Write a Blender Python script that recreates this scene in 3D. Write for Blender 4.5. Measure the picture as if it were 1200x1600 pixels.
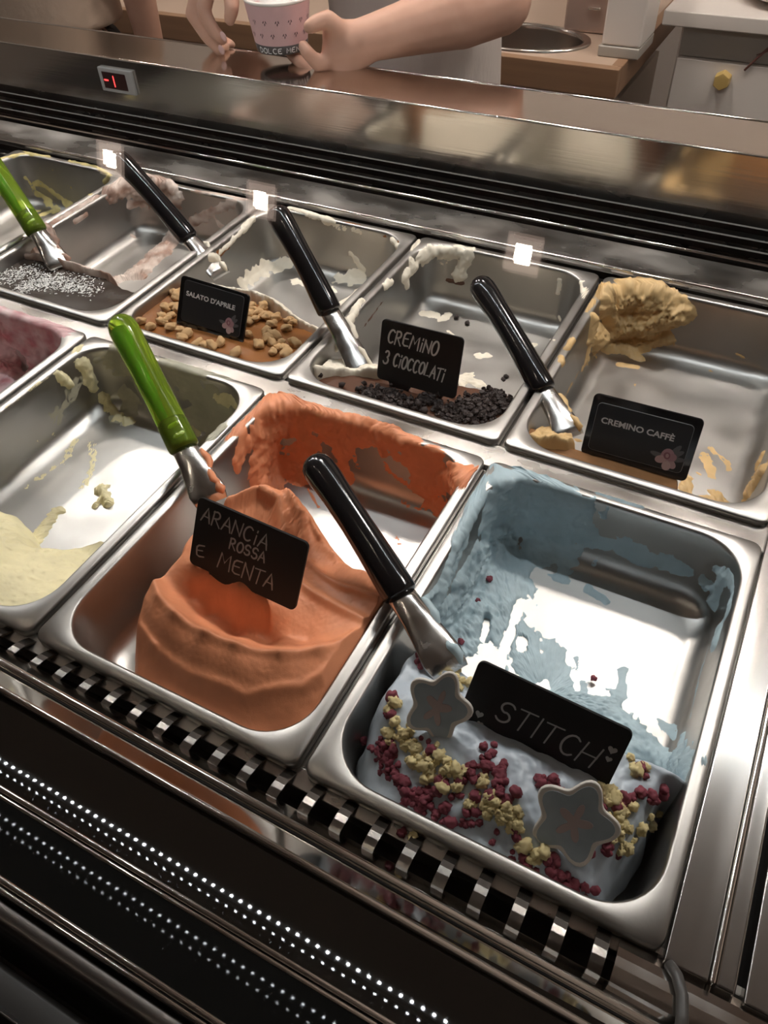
import bpy, bmesh, math, random
import numpy as np
from mathutils import Vector, Matrix
random.seed(7); rng = np.random.default_rng(7)
for o in list(bpy.data.objects): bpy.data.objects.remove(o)
SC = bpy.context.scene; COL = SC.collection

# ------------------------------------------------------------------ camera
# metres; z = 0 is the plane of the pan rims, y = 0 the front of the front pans
CF = 1213.6; CC = np.array([0.43522, -0.18087, 0.51631]); CV = np.array([0.73657563, 0.21342298, 0.44322572])
def _rot(r):
    t = np.linalg.norm(r); k = r/t
    K = np.array([[0,-k[2],k[1]],[k[2],0,-k[0]],[-k[1],k[0],0]])
    return np.eye(3)+math.sin(t)*K+(1-math.cos(t))*K@K
CR = _rot(CV)
cam_d = bpy.data.cameras.new('camera'); cam = bpy.data.objects.new('camera', cam_d); COL.objects.link(cam)
cam_d.sensor_fit = 'VERTICAL'; cam_d.sensor_height = 24; cam_d.lens = CF/1600*24
cam_d.clip_start = .01; cam_d.clip_end = 50
cam.matrix_world = Matrix([[*CR[0],CC[0]],[*CR[1],CC[1]],[*CR[2],CC[2]],[0,0,0,1]])
cam_d.dof.use_dof = False
SC.camera = cam
# pixel of the photograph -> direction -> point on a real plane
def ray(u,v):
    d = CR@np.array([(u-600)/CF,-(v-800)/CF,-1.]); return d/np.linalg.norm(d)
def atz(u,v,z=0): d=ray(u,v); return CC+d*(z-CC[2])/d[2]
def aty(u,v,y): d=ray(u,v); return CC+d*(y-CC[1])/d[1]
def atx(u,v,x): d=ray(u,v); return CC+d*(x-CC[0])/d[0]
def topx(P):
    c=(np.asarray(P,float)-CC)@CR; return np.stack([600+CF*c[...,0]/-c[...,2],800-CF*c[...,1]/-c[...,2]],-1)

# ------------------------------------------------------------------ world, exposure
w = bpy.data.worlds.new('room_air'); SC.world = w; w.use_nodes = True
w.node_tree.nodes['Background'].inputs[0].default_value = (.9,.78,.7,1); w.node_tree.nodes['Background'].inputs[1].default_value = .1
SC.view_settings.view_transform = 'Standard'; SC.view_settings.look = 'None'
SC.view_settings.gamma = 1; SC.view_settings.use_curve_mapping = False; SC.view_settings.exposure = 0.0
LED_POWER = 720.0; LAMP_POWER = 130.0; FILL_POWER = 185.0
LED_Y, LED_Z = .60, .638
CEIL = 1.55; FLOOR = -.95

# ------------------------------------------------------------------ materials
def mat(name, col=(.5,.5,.5), rough=.5, metal=0., spec=.5, noise=None, bump=None, coat=0, alpha=None, trans=0, emit=None, estr=0, sss=0, rnoise=None):
    m = bpy.data.materials.new(name); m.use_nodes = True; nt = m.node_tree; b = nt.nodes['Principled BSDF']
    b.inputs['Base Color'].default_value = (*col,1); b.inputs['Roughness'].default_value = rough; b.inputs['Metallic'].default_value = metal
    b.inputs['Specular IOR Level'].default_value = spec; b.inputs['Coat Weight'].default_value = coat; b.inputs['Coat Roughness'].default_value = .05
    b.inputs['Transmission Weight'].default_value = trans
    if sss: b.inputs['Subsurface Weight'].default_value = sss; b.inputs['Subsurface Radius'].default_value = (.006,.004,.003); b.inputs['Subsurface Scale'].default_value = 1
    if emit: b.inputs['Emission Color'].default_value = (*emit,1); b.inputs['Emission Strength'].default_value = estr
    tc = nt.nodes.new('ShaderNodeTexCoord')
    def nz(scale, stretch=(1,1,1), detail=4, dist=0):
        mp = nt.nodes.new('ShaderNodeMapping'); mp.inputs['Scale'].default_value = stretch; nt.links.new(tc.outputs['Object'], mp.inputs[0])
        n = nt.nodes.new('ShaderNodeTexNoise'); n.inputs['Scale'].default_value = scale; n.inputs['Detail'].default_value = detail; n.inputs['Distortion'].default_value = dist
        nt.links.new(mp.outputs[0], n.inputs['Vector']); return n.outputs['Fac']
    def ramp(fac, stops):
        r = nt.nodes.new('ShaderNodeValToRGB'); r.color_ramp.elements[0].position = stops[0][0]; r.color_ramp.elements[0].color = (*stops[0][1],1)
        r.color_ramp.elements[1].position = stops[-1][0]; r.color_ramp.elements[1].color = (*stops[-1][1],1)
        for p,c in stops[1:-1]: e = r.color_ramp.elements.new(p); e.color = (*c,1)
        nt.links.new(fac, r.inputs[0]); return r.outputs[0]
    if noise:      # (scale, stretch, stops)
        nt.links.new(ramp(nz(noise[0], noise[1], 5, .3), noise[2]), b.inputs['Base Color'])
    if rnoise:     # (scale, stretch, lo, hi)
        mr = nt.nodes.new('ShaderNodeMapRange'); mr.inputs[1].default_value = .3; mr.inputs[2].default_value = .7; mr.inputs[3].default_value = rnoise[2]; mr.inputs[4].default_value = rnoise[3]
        nt.links.new(nz(rnoise[0], rnoise[1]), mr.inputs[0]); nt.links.new(mr.outputs[0], b.inputs['Roughness'])
    if bump:       # list of (scale, stretch, strength, distance)
        prev = None
        for (s, st, k, dd) in bump:
            bn = nt.nodes.new('ShaderNodeBump'); bn.inputs['Strength'].default_value = k; bn.inputs['Distance'].default_value = dd
            nt.links.new(nz(s, st, 6), bn.inputs['Height'])
            if prev: nt.links.new(prev, bn.inputs['Normal'])
            prev = bn.outputs[0]
        nt.links.new(prev, b.inputs['Normal'])
    return m
def tint(m, c2, attr='tint'):   # second colour where the surface itself differs (vertex attribute)
    nt = m.node_tree; b = nt.nodes['Principled BSDF']; a = nt.nodes.new('ShaderNodeAttribute'); a.attribute_name = attr
    mx = nt.nodes.new('ShaderNodeMix'); mx.data_type = 'RGBA'; nt.links.new(a.outputs['Fac'], mx.inputs[0])
    if b.inputs['Base Color'].links: nt.links.new(b.inputs['Base Color'].links[0].from_socket, mx.inputs[6])
    else: mx.inputs[6].default_value = b.inputs['Base Color'].default_value
    mx.inputs[7].default_value = (*c2,1); nt.links.new(mx.outputs[2], b.inputs['Base Color']); return m
ST = (.56,.54,.51)
M = {}
M['pan'] = mat('pan_steel', ST, .27, 1, bump=[(900,(1,.04,1),.10,.0004),(700,(.05,1,1),.09,.0004),(500,(.7,.06,1),.06,.0004)], rnoise=(25,(1,1,1),.30,.44),
               noise=(9,(1,1,1),[(.3,(.38,.367,.345)),(.7,(.50,.487,.465))]))
M['steel'] = mat('brushed_steel', ST, .27, 1, bump=[(160,(1,.02,1),.04,.0006)], rnoise=(30,(1,.1,1),.17,.26), noise=(10,(1,.3,1),[(.2,(.36,.345,.33)),(.8,(.46,.445,.425))]))
M['steelx'] = mat('brushed_steel_along', ST, .25, 1, bump=[(500,(.02,1,1),.05,.0004)], rnoise=(18,(.5,1,1),.16,.4), noise=(16,(.6,1,1),[(.38,(.40,.37,.34)),(.62,(.62,.6,.57))]))
M['mirror'] = mat('polished_steel', (.66,.64,.61), .07, 1, rnoise=(30,(1,1,1),.04,.14))
M['wallsteel'] = mat('rear_wall_steel', (.68,.65,.61), .13, 1, bump=[(260,(.02,1,1),.08,.0006)], rnoise=(8,(.3,1,1),.08,.2))
M['ledgesteel'] = mat('ledge_steel', (.70,.64,.58), .12, 1, rnoise=(8,(.3,1,1),.08,.2))
M['chrome'] = mat('chrome', (.8,.77,.73), .1, 1)
M['black_gloss'] = mat('black_plastic', (.006,.006,.007), .13, 0, .55)
M['black_board'] = mat('black_board', (.009,.010,.011), .4, 0, .22, rnoise=(60,(1,1,1),.35,.5))
M['black_card'] = mat('printed_card', (.026,.028,.031), .3, 0, .25)
M['void'] = mat('black_void', (.004,.004,.004), .7, 0, .2)
M['vent'] = mat('vent_black', (.012,.011,.010), .38, 0, .45)
M['glass_dark'] = mat('dark_glass', (.012,.010,.008), .015, 0, .35)
M['rubber'] = mat('grey_rubber', (.10,.095,.09), .35)
M['chalk'] = mat('chalk_white', (.72,.72,.70), .8)
M['chalkd'] = mat('chalk_grey', (.42,.42,.42), .8)
M['print'] = mat('print_white', (.85,.85,.85), .5)
def glass_mat():
    m = bpy.data.materials.new('clear_glass'); m.use_nodes = True; nt = m.node_tree; nt.nodes.clear()
    o = nt.nodes.new('ShaderNodeOutputMaterial'); t = nt.nodes.new('ShaderNodeBsdfTransparent'); g = nt.nodes.new('ShaderNodeBsdfGlossy'); g.inputs['Roughness'].default_value = .0
    t.inputs[0].default_value = (.985,.99,.985,1); fr = nt.nodes.new('ShaderNodeFresnel'); mx = nt.nodes.new('ShaderNodeMixShader')
    ge = nt.nodes.new('ShaderNodeNewGeometry'); ma = nt.nodes.new('ShaderNodeMath'); ma.operation = 'MULTIPLY_ADD'   # same reflectance on both faces of the pane
    ma.inputs[1].default_value = 1/1.5-1.5; ma.inputs[2].default_value = 1.5; nt.links.new(ge.outputs['Backfacing'], ma.inputs[0]); nt.links.new(ma.outputs[0], fr.inputs[0])
    nt.links.new(fr.outputs[0], mx.inputs[0]); nt.links.new(t.outputs[0], mx.inputs[1]); nt.links.new(g.outputs[0], mx.inputs[2]); nt.links.new(mx.outputs[0], o.inputs[0]); return m
M['glass'] = glass_mat()

# ------------------------------------------------------------------ helpers
def link(o, parent=None):
    COL.objects.link(o)
    if parent: o.parent = parent
    return o
def tag(o, label=None, cat=None, group=None, kind=None):
    if label: o['label'] = label
    if cat: o['category'] = cat
    if group: o['group'] = group
    if kind: o['kind'] = kind
    return o
def empty(name, loc=(0,0,0)):
    o = bpy.data.objects.new(name, None); o.location = loc; o.empty_display_size = .02; return link(o)
def pymesh(name, V, F, m, parent=None, smooth=True, attr=None):
    me = bpy.data.meshes.new(name); V = np.asarray(V,float)
    me.from_pydata(V.tolist() if len(V) else [], [], F if isinstance(F,list) else np.asarray(F).tolist()); me.update()
    if smooth: me.polygons.foreach_set('use_smooth', [True]*len(me.polygons))
    if attr is not None:
        a = me.attributes.new('tint','FLOAT','POINT'); a.data.foreach_set('value', np.asarray(attr,np.float32))
    if m: me.materials.append(m)
    o = bpy.data.objects.new(name, me); o_parent(o, parent); return o
def o_parent(o, parent):
    link(o, parent)
    if parent is not None: o.matrix_parent_inverse = Matrix.Translation(parent.location).inverted() if parent.type=='EMPTY' and parent.parent is None else Matrix.Identity(4)
def bmobj(name, bm, m, parent=None, smooth=False, bevel=0, seg=2):
    me = bpy.data.meshes.new(name)
    bmesh.ops.recalc_face_normals(bm, faces=bm.faces[:])
    bm.to_mesh(me); bm.free(); me.materials.append(m)
    if smooth: me.polygons.foreach_set('use_smooth', [True]*len(me.polygons))
    o = bpy.data.objects.new(name, me); o_parent(o, parent)
    if bevel:
        md = o.modifiers.new('bevel','BEVEL'); md.width = bevel; md.segments = seg; md.limit_method = 'ANGLE'; md.angle_limit = .6
        me.polygons.foreach_set('use_smooth', [True]*len(me.polygons))
        wn = o.modifiers.new('wn','WEIGHTED_NORMAL'); wn.keep_sharp = True
    return o
def bx(bm, lo, hi):
    r = bmesh.ops.create_cube(bm, size=1); c = [(a+b)/2 for a,b in zip(lo,hi)]; s = [b-a for a,b in zip(lo,hi)]
    bmesh.ops.scale(bm, vec=s, verts=r['verts']); bmesh.ops.translate(bm, vec=c, verts=r['verts']); return r['verts']
def box(name, lo, hi, m, parent=None, bevel=.002):
    bm = bmesh.new(); bx(bm, lo, hi); return bmobj(name, bm, m, parent, bevel=bevel)
def extrude_x(name, prof, x0, x1, m, parent=None, bevel=0, closed=True, smooth=False, nx=1):   # (y,z) outline along x
    n = len(prof); xs = np.linspace(x0,x1,nx+1); V = [(x,y,z) for x in xs for (y,z) in prof]; F = []
    for k in range(nx):
        for i in range(n if closed else n-1): j=(i+1)%n; F.append((k*n+i,k*n+j,(k+1)*n+j,(k+1)*n+i))
    if closed: F += [tuple(range(n))[::-1], tuple(nx*n+i for i in range(n))]
    bm = bmesh.new(); vs = [bm.verts.new(v) for v in V]
    for f in F: bm.faces.new([vs[i] for i in f])
    return bmobj(name, bm, m, parent, bevel=bevel, smooth=smooth)
def tube(name, pts, rad, m, parent=None, n=12, cap=True, flat=None):
    # swept tube through points; rad scalar/list; flat=(side vector, ratio) flattens the section
    P = np.asarray(pts,float); k = len(P); rad = np.broadcast_to(np.asarray(rad,float),(k,)) if np.ndim(rad)<2 else np.asarray(rad,float)
    T = np.gradient(P,axis=0); T /= np.linalg.norm(T,axis=1)[:,None]
    ref = np.array([0,0,1.]) if abs(T[0][2])<.9 else np.array([1.,0,0])
    if flat is not None: ref = np.asarray(flat,float)
    V=[]; prev=None
    for i in range(k):
        a = ref-T[i]*np.dot(ref,T[i]) if (prev is None or flat is not None) else prev-T[i]*np.dot(prev,T[i])
        a/=np.linalg.norm(a); b=np.cross(T[i],a); prev=a
        ra,rb = (rad[i],rad[i]) if np.ndim(rad[i])==0 else rad[i]
        for j in range(n): t=2*math.pi*j/n; V.append(P[i]+a*math.cos(t)*ra+b*math.sin(t)*rb)
    F=[(i*n+j,i*n+(j+1)%n,(i+1)*n+(j+1)%n,(i+1)*n+j) for i in range(k-1) for j in range(n)]
    if cap: F += [tuple(range(n))[::-1], tuple((k-1)*n+j for j in range(n))]
    return pymesh(name,V,F,m,parent)
def lathe(name, prof, m, parent=None, n=32, loc=(0,0,0), rot=None):
    V=[(r*math.cos(2*math.pi*j/n),r*math.sin(2*math.pi*j/n),z) for r,z in prof for j in range(n)]; k=len(prof)
    F=[(i*n+j,i*n+(j+1)%n,(i+1)*n+(j+1)%n,(i+1)*n+j) for i in range(k-1) for j in range(n)]
    V=np.array(V)
    if rot is not None: V=V@np.asarray(rot).T
    V=V+np.asarray(loc); return pymesh(name,V,F,m,parent)
# vectorised value noise
def _h(i,j,k):
    n=(i*374761393+j*668265263+k*2147483647+12345)&0xffffffff; n=((n^(n>>13))*1274126177)&0xffffffff; n=(n^(n>>16)); n=(n*2246822519)&0xffffffff; return ((n^(n>>15))&0xffff)/65535.
def noise3(P, s):
    Q=np.asarray(P)*s+1000; I=np.floor(Q).astype(np.int64); f=Q-I; f=f*f*(3-2*f); r=0
    for a in (0,1):
        for b in (0,1):
            for c in (0,1):
                wt=(f[...,0] if a else 1-f[...,0])*(f[...,1] if b else 1-f[...,1])*(f[...,2] if c else 1-f[...,2]); r=r+wt*_h(I[...,0]+a,I[...,1]+b,I[...,2]+c)
    return r*2-1
def fbm(P,s,o=3,g=.5): r=0;a=1
def fbm(P,s,o=3,g=.5):
    r=0.;a=1.;t=0.
    for i in range(o): r=r+a*noise3(P,s*2.03**i);t+=a;a*=g
    return r/t
def sst(a,b,x): t=np.clip((x-a)/(b-a),0,1); return t*t*(3-2*t)

# ------------------------------------------------------------------ the room
PW, PL = .25, .354; PX = .2568; ROWY = (0., .380)
def structure(name, lo, hi, m): return tag(box(name, lo, hi, m, bevel=0), kind='structure')
M['floor'] = mat('floor_tile', (.10,.085,.075), .4); M['ceil'] = mat('ceiling_paint', (.34,.29,.265), .8); M['wallp'] = mat('wall_paint', (.60,.53,.48), .7)
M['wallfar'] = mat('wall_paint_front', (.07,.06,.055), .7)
X0,X1,Y0,Y1 = -3.2,2.6,-2.6,2.75
structure('floor',(X0,Y0,FLOOR-.1),(X1,Y1,FLOOR),M['floor']); structure('ceiling',(X0,Y0,CEIL),(X1,Y1,CEIL+.1),M['ceil'])
structure('wall_back',(X0,Y1,FLOOR),(X1,Y1+.1,CEIL),M['wallp']); structure('wall_front',(X0,Y0-.1,FLOOR),(X1,Y0,CEIL),M['wallfar'])
structure('wall_left',(X0-.1,Y0,FLOOR),(X0,Y1,CEIL),M['wallp']); structure('wall_right',(X1,Y0,FLOOR),(X1+.1,Y1,CEIL),M['wallp'])
M['lamp'] = mat('lamp_face', (.8,.8,.8), .5, emit=(1,.86,.70), estr=LAMP_POWER); M['lampframe'] = mat('lamp_frame', (.8,.7,.64), .5, emit=(1,.75,.62), estr=3)  # frame given its own pinkish glow to show in the glass
M['lampframe0'] = mat('panel_frame_white',(.7,.7,.7),.5)
M['fill_lamp'] = mat('servery_fill_face', (.8,.8,.8), .5, emit=(1,.91,.84), estr=FILL_POWER)
def ceiling_lamp(x,y,lab,a=.036,b=.017,lm='lamp'):
    e = tag(empty('ceiling_lamp',(x,y,CEIL)), lab, 'lamp', 'square recessed ceiling lamps')
    bm=bmesh.new()
    for lo,hi in (((x-a,y-a,CEIL-.008),(x-b,y+a,CEIL)),((x+b,y-a,CEIL-.008),(x+a,y+a,CEIL)),((x-b,y-a,CEIL-.008),(x+b,y-b,CEIL)),((x-b,y+b,CEIL-.008),(x+b,y+a,CEIL))): bx(bm,lo,hi)
    bmobj('lamp_frame',bm,M['lampframe'],e)
    box('lamp_face',(x-b,y-b,CEIL-.005),(x+b,y+b,CEIL-.001),M[lm],e,bevel=0)
# glass of the case: from the front fascia up towards the servery
GP0, GDIR = np.array([0,-.205,.095]), np.array([0,math.cos(math.radians(35)),math.sin(math.radians(35))]); GN = np.array([0,-GDIR[2],GDIR[1]])
def via_glass(u,v,zc):    # point on the ceiling that the glass mirrors at this pixel
    d=ray(u,v); p=CC+d*(np.dot(GP0-CC,GN)/np.dot(d,GN)); r=d-2*np.dot(d,GN)*GN; return p+r*(zc-p[2])/r[2]
LAMPS=[via_glass(u,v,CEIL) for u,v in ((172,246),(408,311),(818,395))]
for p in LAMPS: ceiling_lamp(p[0],p[1],'square recessed ceiling lamp mirrored in the case glass')
for x,y in ((-1.9,1.42),(-1.1,1.42),(-.3,1.42),(.5,1.42),(1.3,1.42)): ceiling_lamp(x,y,'added square fill lamp in the ceiling over the servery',.09,.07,'fill_lamp')  # added fill lamps, put in to brighten the servery background

# ------------------------------------------------------------------ display case
XL,XR = -1.35,.62
case = tag(empty('display_case',(0,.4,FLOOR)), 'long stainless steel gelato display case with rear vent and front grille', 'display case')
m_=M
def part(o): return o
box('cabinet_body',(XL,-.19,FLOOR),(XR,.97,-.13),M['steelx'],case)
box('tub_lining',(XL,-.06,-.13),(XR,.80,-.115),M['void'],case,0)
# supports between the pans
box('front_support',(XL,-.009,-.03),(XR,.006,-.0095),M['steelx'],case,.001)
box('middle_support',(XL,.350,-.03),(XR,.384,-.006),M['steelx'],case,.002)
box('rear_support',(XL,.728,-.03),(XR,.742,-.0095),M['steelx'],case,.001)
for i in range(-4,2):
    for r in (0,1):
        x=(i+1)*PX-(PX-PW)/2; box('divider_bar',(x-.008,ROWY[r]+.006,-.03),(x+.008,ROWY[r]+PL-.006,-.0098),M['steel'],case,.001)
# end plate to the right of the pans
pl_=part(box('end_plate',(.5085,-.004,-.02),(.534,.76,.0005),M['steel'],case,.0015))
box('end_plate_ridge',(.534,-.004,-.02),(.5375,.76,.003),M['chrome'],case,.0015)
box('end_plate_edge',(.5378,-.004,-.02),(.549,.76,.0005),M['steel'],case,.002)
box('side_plate',(.5535,-.006,-.02),(XR+.2,.76,.0),M['steel'],case,.002)
box('end_gap',(.549,-.004,-.06),(.5535,.76,-.012),M['void'],case,0)
M['barsteel']=mat('bar_steel',(.22,.205,.19),.2,1)
# nose in front of the pans: curved bars over a black duct
box('duct',(XL,-.03,-.13),(.505,.0,-.045),M['void'],case,0)
grille = empty('front_grille',(0,0,0)); grille.parent=case; grille.matrix_parent_inverse=Matrix.Translation(case.location).inverted()
def arc_prof(t0,t1,r,th,n=12):
    a=[math.radians(t0+(t1-t0)*i/n) for i in range(n+1)]; cy,cz=-.022,-.032
    return [(cy+r*math.sin(x),cz+r*math.cos(x)) for x in a]+[(cy+(r-th)*math.sin(x),cz+(r-th)*math.cos(x)) for x in a[::-1]]
bar0=None
xb=.474
while xb>XL:
    if bar0 is None:
        bar0=extrude_x('grille_bar',arc_prof(-20,85,.032,.0022),-.0042,.0042,M['barsteel'],None); b=bar0
    else:
        b=bar0.copy(); COL.objects.link(b)
    b.parent=grille; b.location=(xb,0,0); xb-=.0252
extrude_x('grille_end',arc_prof(-50,80,.0325,.004),.4835,.64,M['mirror'],case)
tube('gasket',[atz(1046,1507,-.002),atz(1058,1525,.002),atz(1066,1555,.004),atz(1066,1590,.006),atz(1062,1640,.008)],.0035,M['rubber'],case)
extrude_x('grille_edge',[(-.0065,-.0125),(-.004,-.011),(-.004,-.016),(-.0065,-.016)],XL,.512,M['chrome'],case)
def skew(o):     # the rail runs slightly out of square with the pans
    for v in o.data.vertices: v.co.y-=.018*(v.co.x-.08)
    return o
# polished lip rising towards the customer, rail on it
d49=np.array([-.65,.76]); n49=np.array([-.76,-.65])
def lp(t,o=0): return tuple(np.array([-.0215,-.0005])+d49*t+n49*o)
skew(extrude_x('polished_lip',[lp(0),lp(.0575),lp(.0575,.003),lp(0,.003)],XL,.535,M['mirror'],case))
def railprof(t,r,n=14,o=0): c=np.array(lp(t,o)); return [tuple(c+r*np.array([math.cos(2*math.pi*i/n),math.sin(2*math.pi*i/n)])) for i in range(n)]
skew(extrude_x('front_rail',railprof(.0262,.0034,o=-.0012),XL,.53,M['chrome'],case,smooth=True))
skew(extrude_x('rail_groove',[lp(.031,-.0004),lp(.0335,-.0004),lp(.0335,.001),lp(.031,.001)],XL,.53,M['void'],case))
skew(extrude_x('lip_edge',railprof(.0575,.0026,o=.001),XL,.53,M['chrome'],case,smooth=True))
def ppt(p,a,t,o=0): a=math.radians(a); return (p[0]-math.cos(a)*t+math.sin(a)*o*-1*0, p[1]+math.sin(a)*t-o)
pA=(lp(.0585,.001)[0],lp(.0585,.001)[1]-.004)
B0=ppt(pA,20,0); B1=ppt(pA,20,.056)
extrude_x('upper_fascia_panel',[B0,B1,(B1[0],B1[1]-.01),(B0[0],B0[1]-.01)],XL,.6,M['glass_dark'],case)
C0=(B1[0]-.006,B1[1]+.002); C1=ppt(C0,22.4,.037)
def rod(name,c,r,m): return extrude_x(name,[(c[0]+r*math.cos(2*math.pi*i/12),c[1]+r*math.sin(2*math.pi*i/12)) for i in range(12)],XL,.6,m,case,smooth=True)
rod('fascia_trim',(B1[0]-.0012,B1[1]+.0005),.0019,M['chrome']); rod('fascia_trim',(B1[0]-.0052,B1[1]+.0015),.0015,M['chrome'])
M['glass_dark2']=mat('dark_glass_lower',(.010,.010,.0095),.02,0,.015)
extrude_x('lower_fascia_panel',[C0,C1,(C1[0],C1[1]-.01),(C0[0],C0[1]-.01)],XL,.6,M['glass_dark2'],case)
rod('fascia_trim',(C1[0]-.0012,C1[1]+.0005),.0019,M['chrome']); rod('fascia_trim',(C1[0]-.0052,C1[1]+.0015),.0015,M['chrome'])
M['darksteel']=mat('dark_steel',(.10,.09,.085),.3,1); D0=(C1[0]-.0065,C1[1]); D1=(D0[0]-.012,D0[1]+.003); 
extrude_x('bumper',[D0,D1,(D1[0]-.01,D1[1]-.02),(D1[0]-.01,D1[1]-.06),(D0[0],D0[1]-.06)],XL,.6,M['darksteel'],case,bevel=.004)
extrude_x('bumper_strip',[(D1[0]-.012,D1[1]-.006),(D1[0]-.03,D1[1]-.0),(D1[0]-.03,D1[1]-.05),(D1[0]-.012,D1[1]-.05)],XL,.6,M['vent'],case,bevel=.003)
box('front_apron',(XL,-.23,-.6),(XR,-.19,.03),M['vent'],case,.003)
# rear: ledge, vent slats, wall with display, top shelf
extrude_x('rear_ledge',[(.741,.0088),(.7435,.0098),(.806,.0098),(.806,.0),(.741,.0)],XL,XR+.2,M['steelx'],case,bevel=.0012)
extrude_x('rear_ledge_bead',[(.7405+.0016*math.cos(2*math.pi*i/10),.0085+.0016*math.sin(2*math.pi*i/10)) for i in range(10)],XL,XR+.2,M['chrome'],case,smooth=True)
box('vent_box',(XL,.806,-.05),(XR+.2,.90,-.01),M['void'],case,0)
def at_ang(a,y=None,z=None):
    t=math.tan(math.radians(a))
    if y is not None: return CC[2]+t*(y-CC[1])
    return CC[1]+(z-CC[2])/t
extrude_x('vent_rail',[(.818+.0028*math.cos(2*math.pi*i/12),at_ang(-26.85,y=.818)+.0028*math.sin(2*math.pi*i/12)) for i in range(12)],XL,XR+.2,M['chrome'],case,smooth=True)
YW=.862
M['slatedge']=mat('slat_edge_grey',(.30,.28,.26),.35)
for a,y in ((-26.15,.829),(-25.5,.840),(-24.8,.851)):
    z=at_ang(a,y=y)
    extrude_x('vent_slat',[(y-.0006,z),(y+.0008,z+.0004),(y+.020,z-.016),(y+.019,z-.018)],XL,XR+.2,M['vent'],case)
    extrude_x('vent_slat_edge',[(y-.0014,z-.0003),(y-.0008,z+.0008),(y+.0008,z+.0008),(y+.0004,z-.0006)],XL,XR+.2,M['slatedge'],case)
ZB=at_ang(-24.15,y=YW); ZT=at_ang(-20.77,y=YW)
extrude_x('rear_wall',[(YW,ZB),(YW,ZT-.001),(YW+.004,ZT-.001),(YW+.004,ZB)],XL,XR+.2,M['wallsteel'],case)
extrude_x('rear_wall_edge',[(YW+.0006+.0013*math.cos(2*math.pi*i/10),ZT-.0006+.0013*math.sin(2*math.pi*i/10)) for i in range(10)],XL,XR+.2,M['chrome'],case,smooth=True)
YS=at_ang(-18.93,z=ZT)
extrude_x('top_shelf',[(YW+.003,ZT),(YS,ZT),(YS,ZT-.012),(YW+.003,ZT-.012)],XL,XR+.2,M['ledgesteel'],case,bevel=.001)
extrude_x('top_shelf_edge',[(YS+.002+.0018*math.cos(2*math.pi*i/10),ZT-.0004+.0018*math.sin(2*math.pi*i/10)) for i in range(10)],XL,XR+.2,M['chrome'],case,smooth=True)
box('rear_panel',(XL,.868,-.13),(XR+.2,YS-.004,ZT-.013),M['steelx'],case,.002)
# glass pane and the LED profile at its upper edge
L_=1.02; t_=.003
q=[GP0,GP0+GDIR*L_,GP0+GDIR*L_-GN*.006,GP0-GN*.006]
extrude_x('glass_pane',[(p[1],p[2]) for p in q],XL,XR+.25,M['glass'],case)
extrude_x('glass_foot',[(-.212,.06),(-.198,.06),(-.198,.103),(-.212,.09)],XL,XR+.2,M['vent'],case,bevel=.002)
led=box('led_profile',(XL,LED_Y-.006,LED_Z+.0035),(XR+.25,LED_Y+.007,LED_Z+.0070),mat('led_profile_white',(.75,.78,.8),.6),case,0)
M['led']=mat('led_diode',(1,1,1),.5,emit=(.92,.97,1),estr=LED_POWER)
bm=bmesh.new(); x=XL+.01
while x<XR+.24:
    for dy in (0.,):
        vs=[bm.verts.new((x+a*.0020,LED_Y+dy+b*.0020,LED_Z+.0032)) for a,b in ((-1,-1),(-1,1),(1,1),(1,-1))]; bm.faces.new(vs)
    x+=.0185
me=bpy.data.meshes.new('led_diode'); bm.to_mesh(me); bm.free(); me.materials.append(M['led']); o=bpy.data.objects.new('led_diodes',me); o_parent(o,led); o['kind']='stuff'
# temperature display on the rear wall
a=aty(157,108,YW); b_=aty(214,143,YW)
ctl=empty('temperature_display',(0,0,0)); ctl.parent=case; ctl.matrix_parent_inverse=Matrix.Translation(case.location).inverted()
zc=(a[2]+b_[2])/2; xc=(a[0]+b_[0])/2
M['greyplastic']=mat('grey_plastic',(.42,.40,.38),.45); M['red']=mat('red_led',(.5,.02,.02),.5,emit=(1,.05,.05),estr=3); M['redd']=mat('dark_red_window',(.035,.012,.012),.2)
DW,DH=.036,.0185
box('display_frame',(xc-DW,YW-.006,zc-DH),(xc+DW,YW,zc+DH),M['greyplastic'],ctl,.0015)
box('display_window',(xc-DW*.78,YW-.0066,zc-DH*.68),(xc+DW*.62,YW-.004,zc+DH*.68),M['redd'],ctl,.0004)
for dx,s in ((-.6,'dash'),(-.12,'one')):
    if s=='dash': box('digit',(xc+DW*(dx-.1),YW-.0071,zc-.0012),(xc+DW*(dx+.14),YW-.0066,zc+.0012),M['red'],ctl,0)
    else: box('digit',(xc+DW*dx-.0009,YW-.0071,zc-.009),(xc+DW*dx+.0009,YW-.0066,zc+.008),M['red'],ctl,0)

# ------------------------------------------------------------------ pans
def ringpts(ins, r, sx, sy, nc):   # rounded rectangle of the pan, inset by ins
    a,b=PW/2-ins,PL/2-ins; r=min(r,a-1e-4,b-1e-4); out=[]
    cs=[(a-r,-b+r,-90),(a-r,b-r,0),(-a+r,b-r,90),(-a+r,-b+r,180)]; ns=[sy,sx,sy,sx]
    for k,(cx,cy,t0) in enumerate(cs):
        for i in range(nc): t=math.radians(t0+90*i/nc); out.append((cx+r*math.cos(t),cy+r*math.sin(t)))
        nx_=cs[(k+1)%4]; t=math.radians(t0+90); p0=np.array((cx+r*math.cos(t),cy+r*math.sin(t))); p1=np.array((nx_[0]+r*math.cos(t),nx_[1]+r*math.sin(t)))
        for i in range(ns[k]): out.append(tuple(p0+(p1-p0)*i/ns[k]))
    return np.array(out)+np.array([PW/2,PL/2])
INS=.0088; RC=.044; DEP=.080
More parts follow.
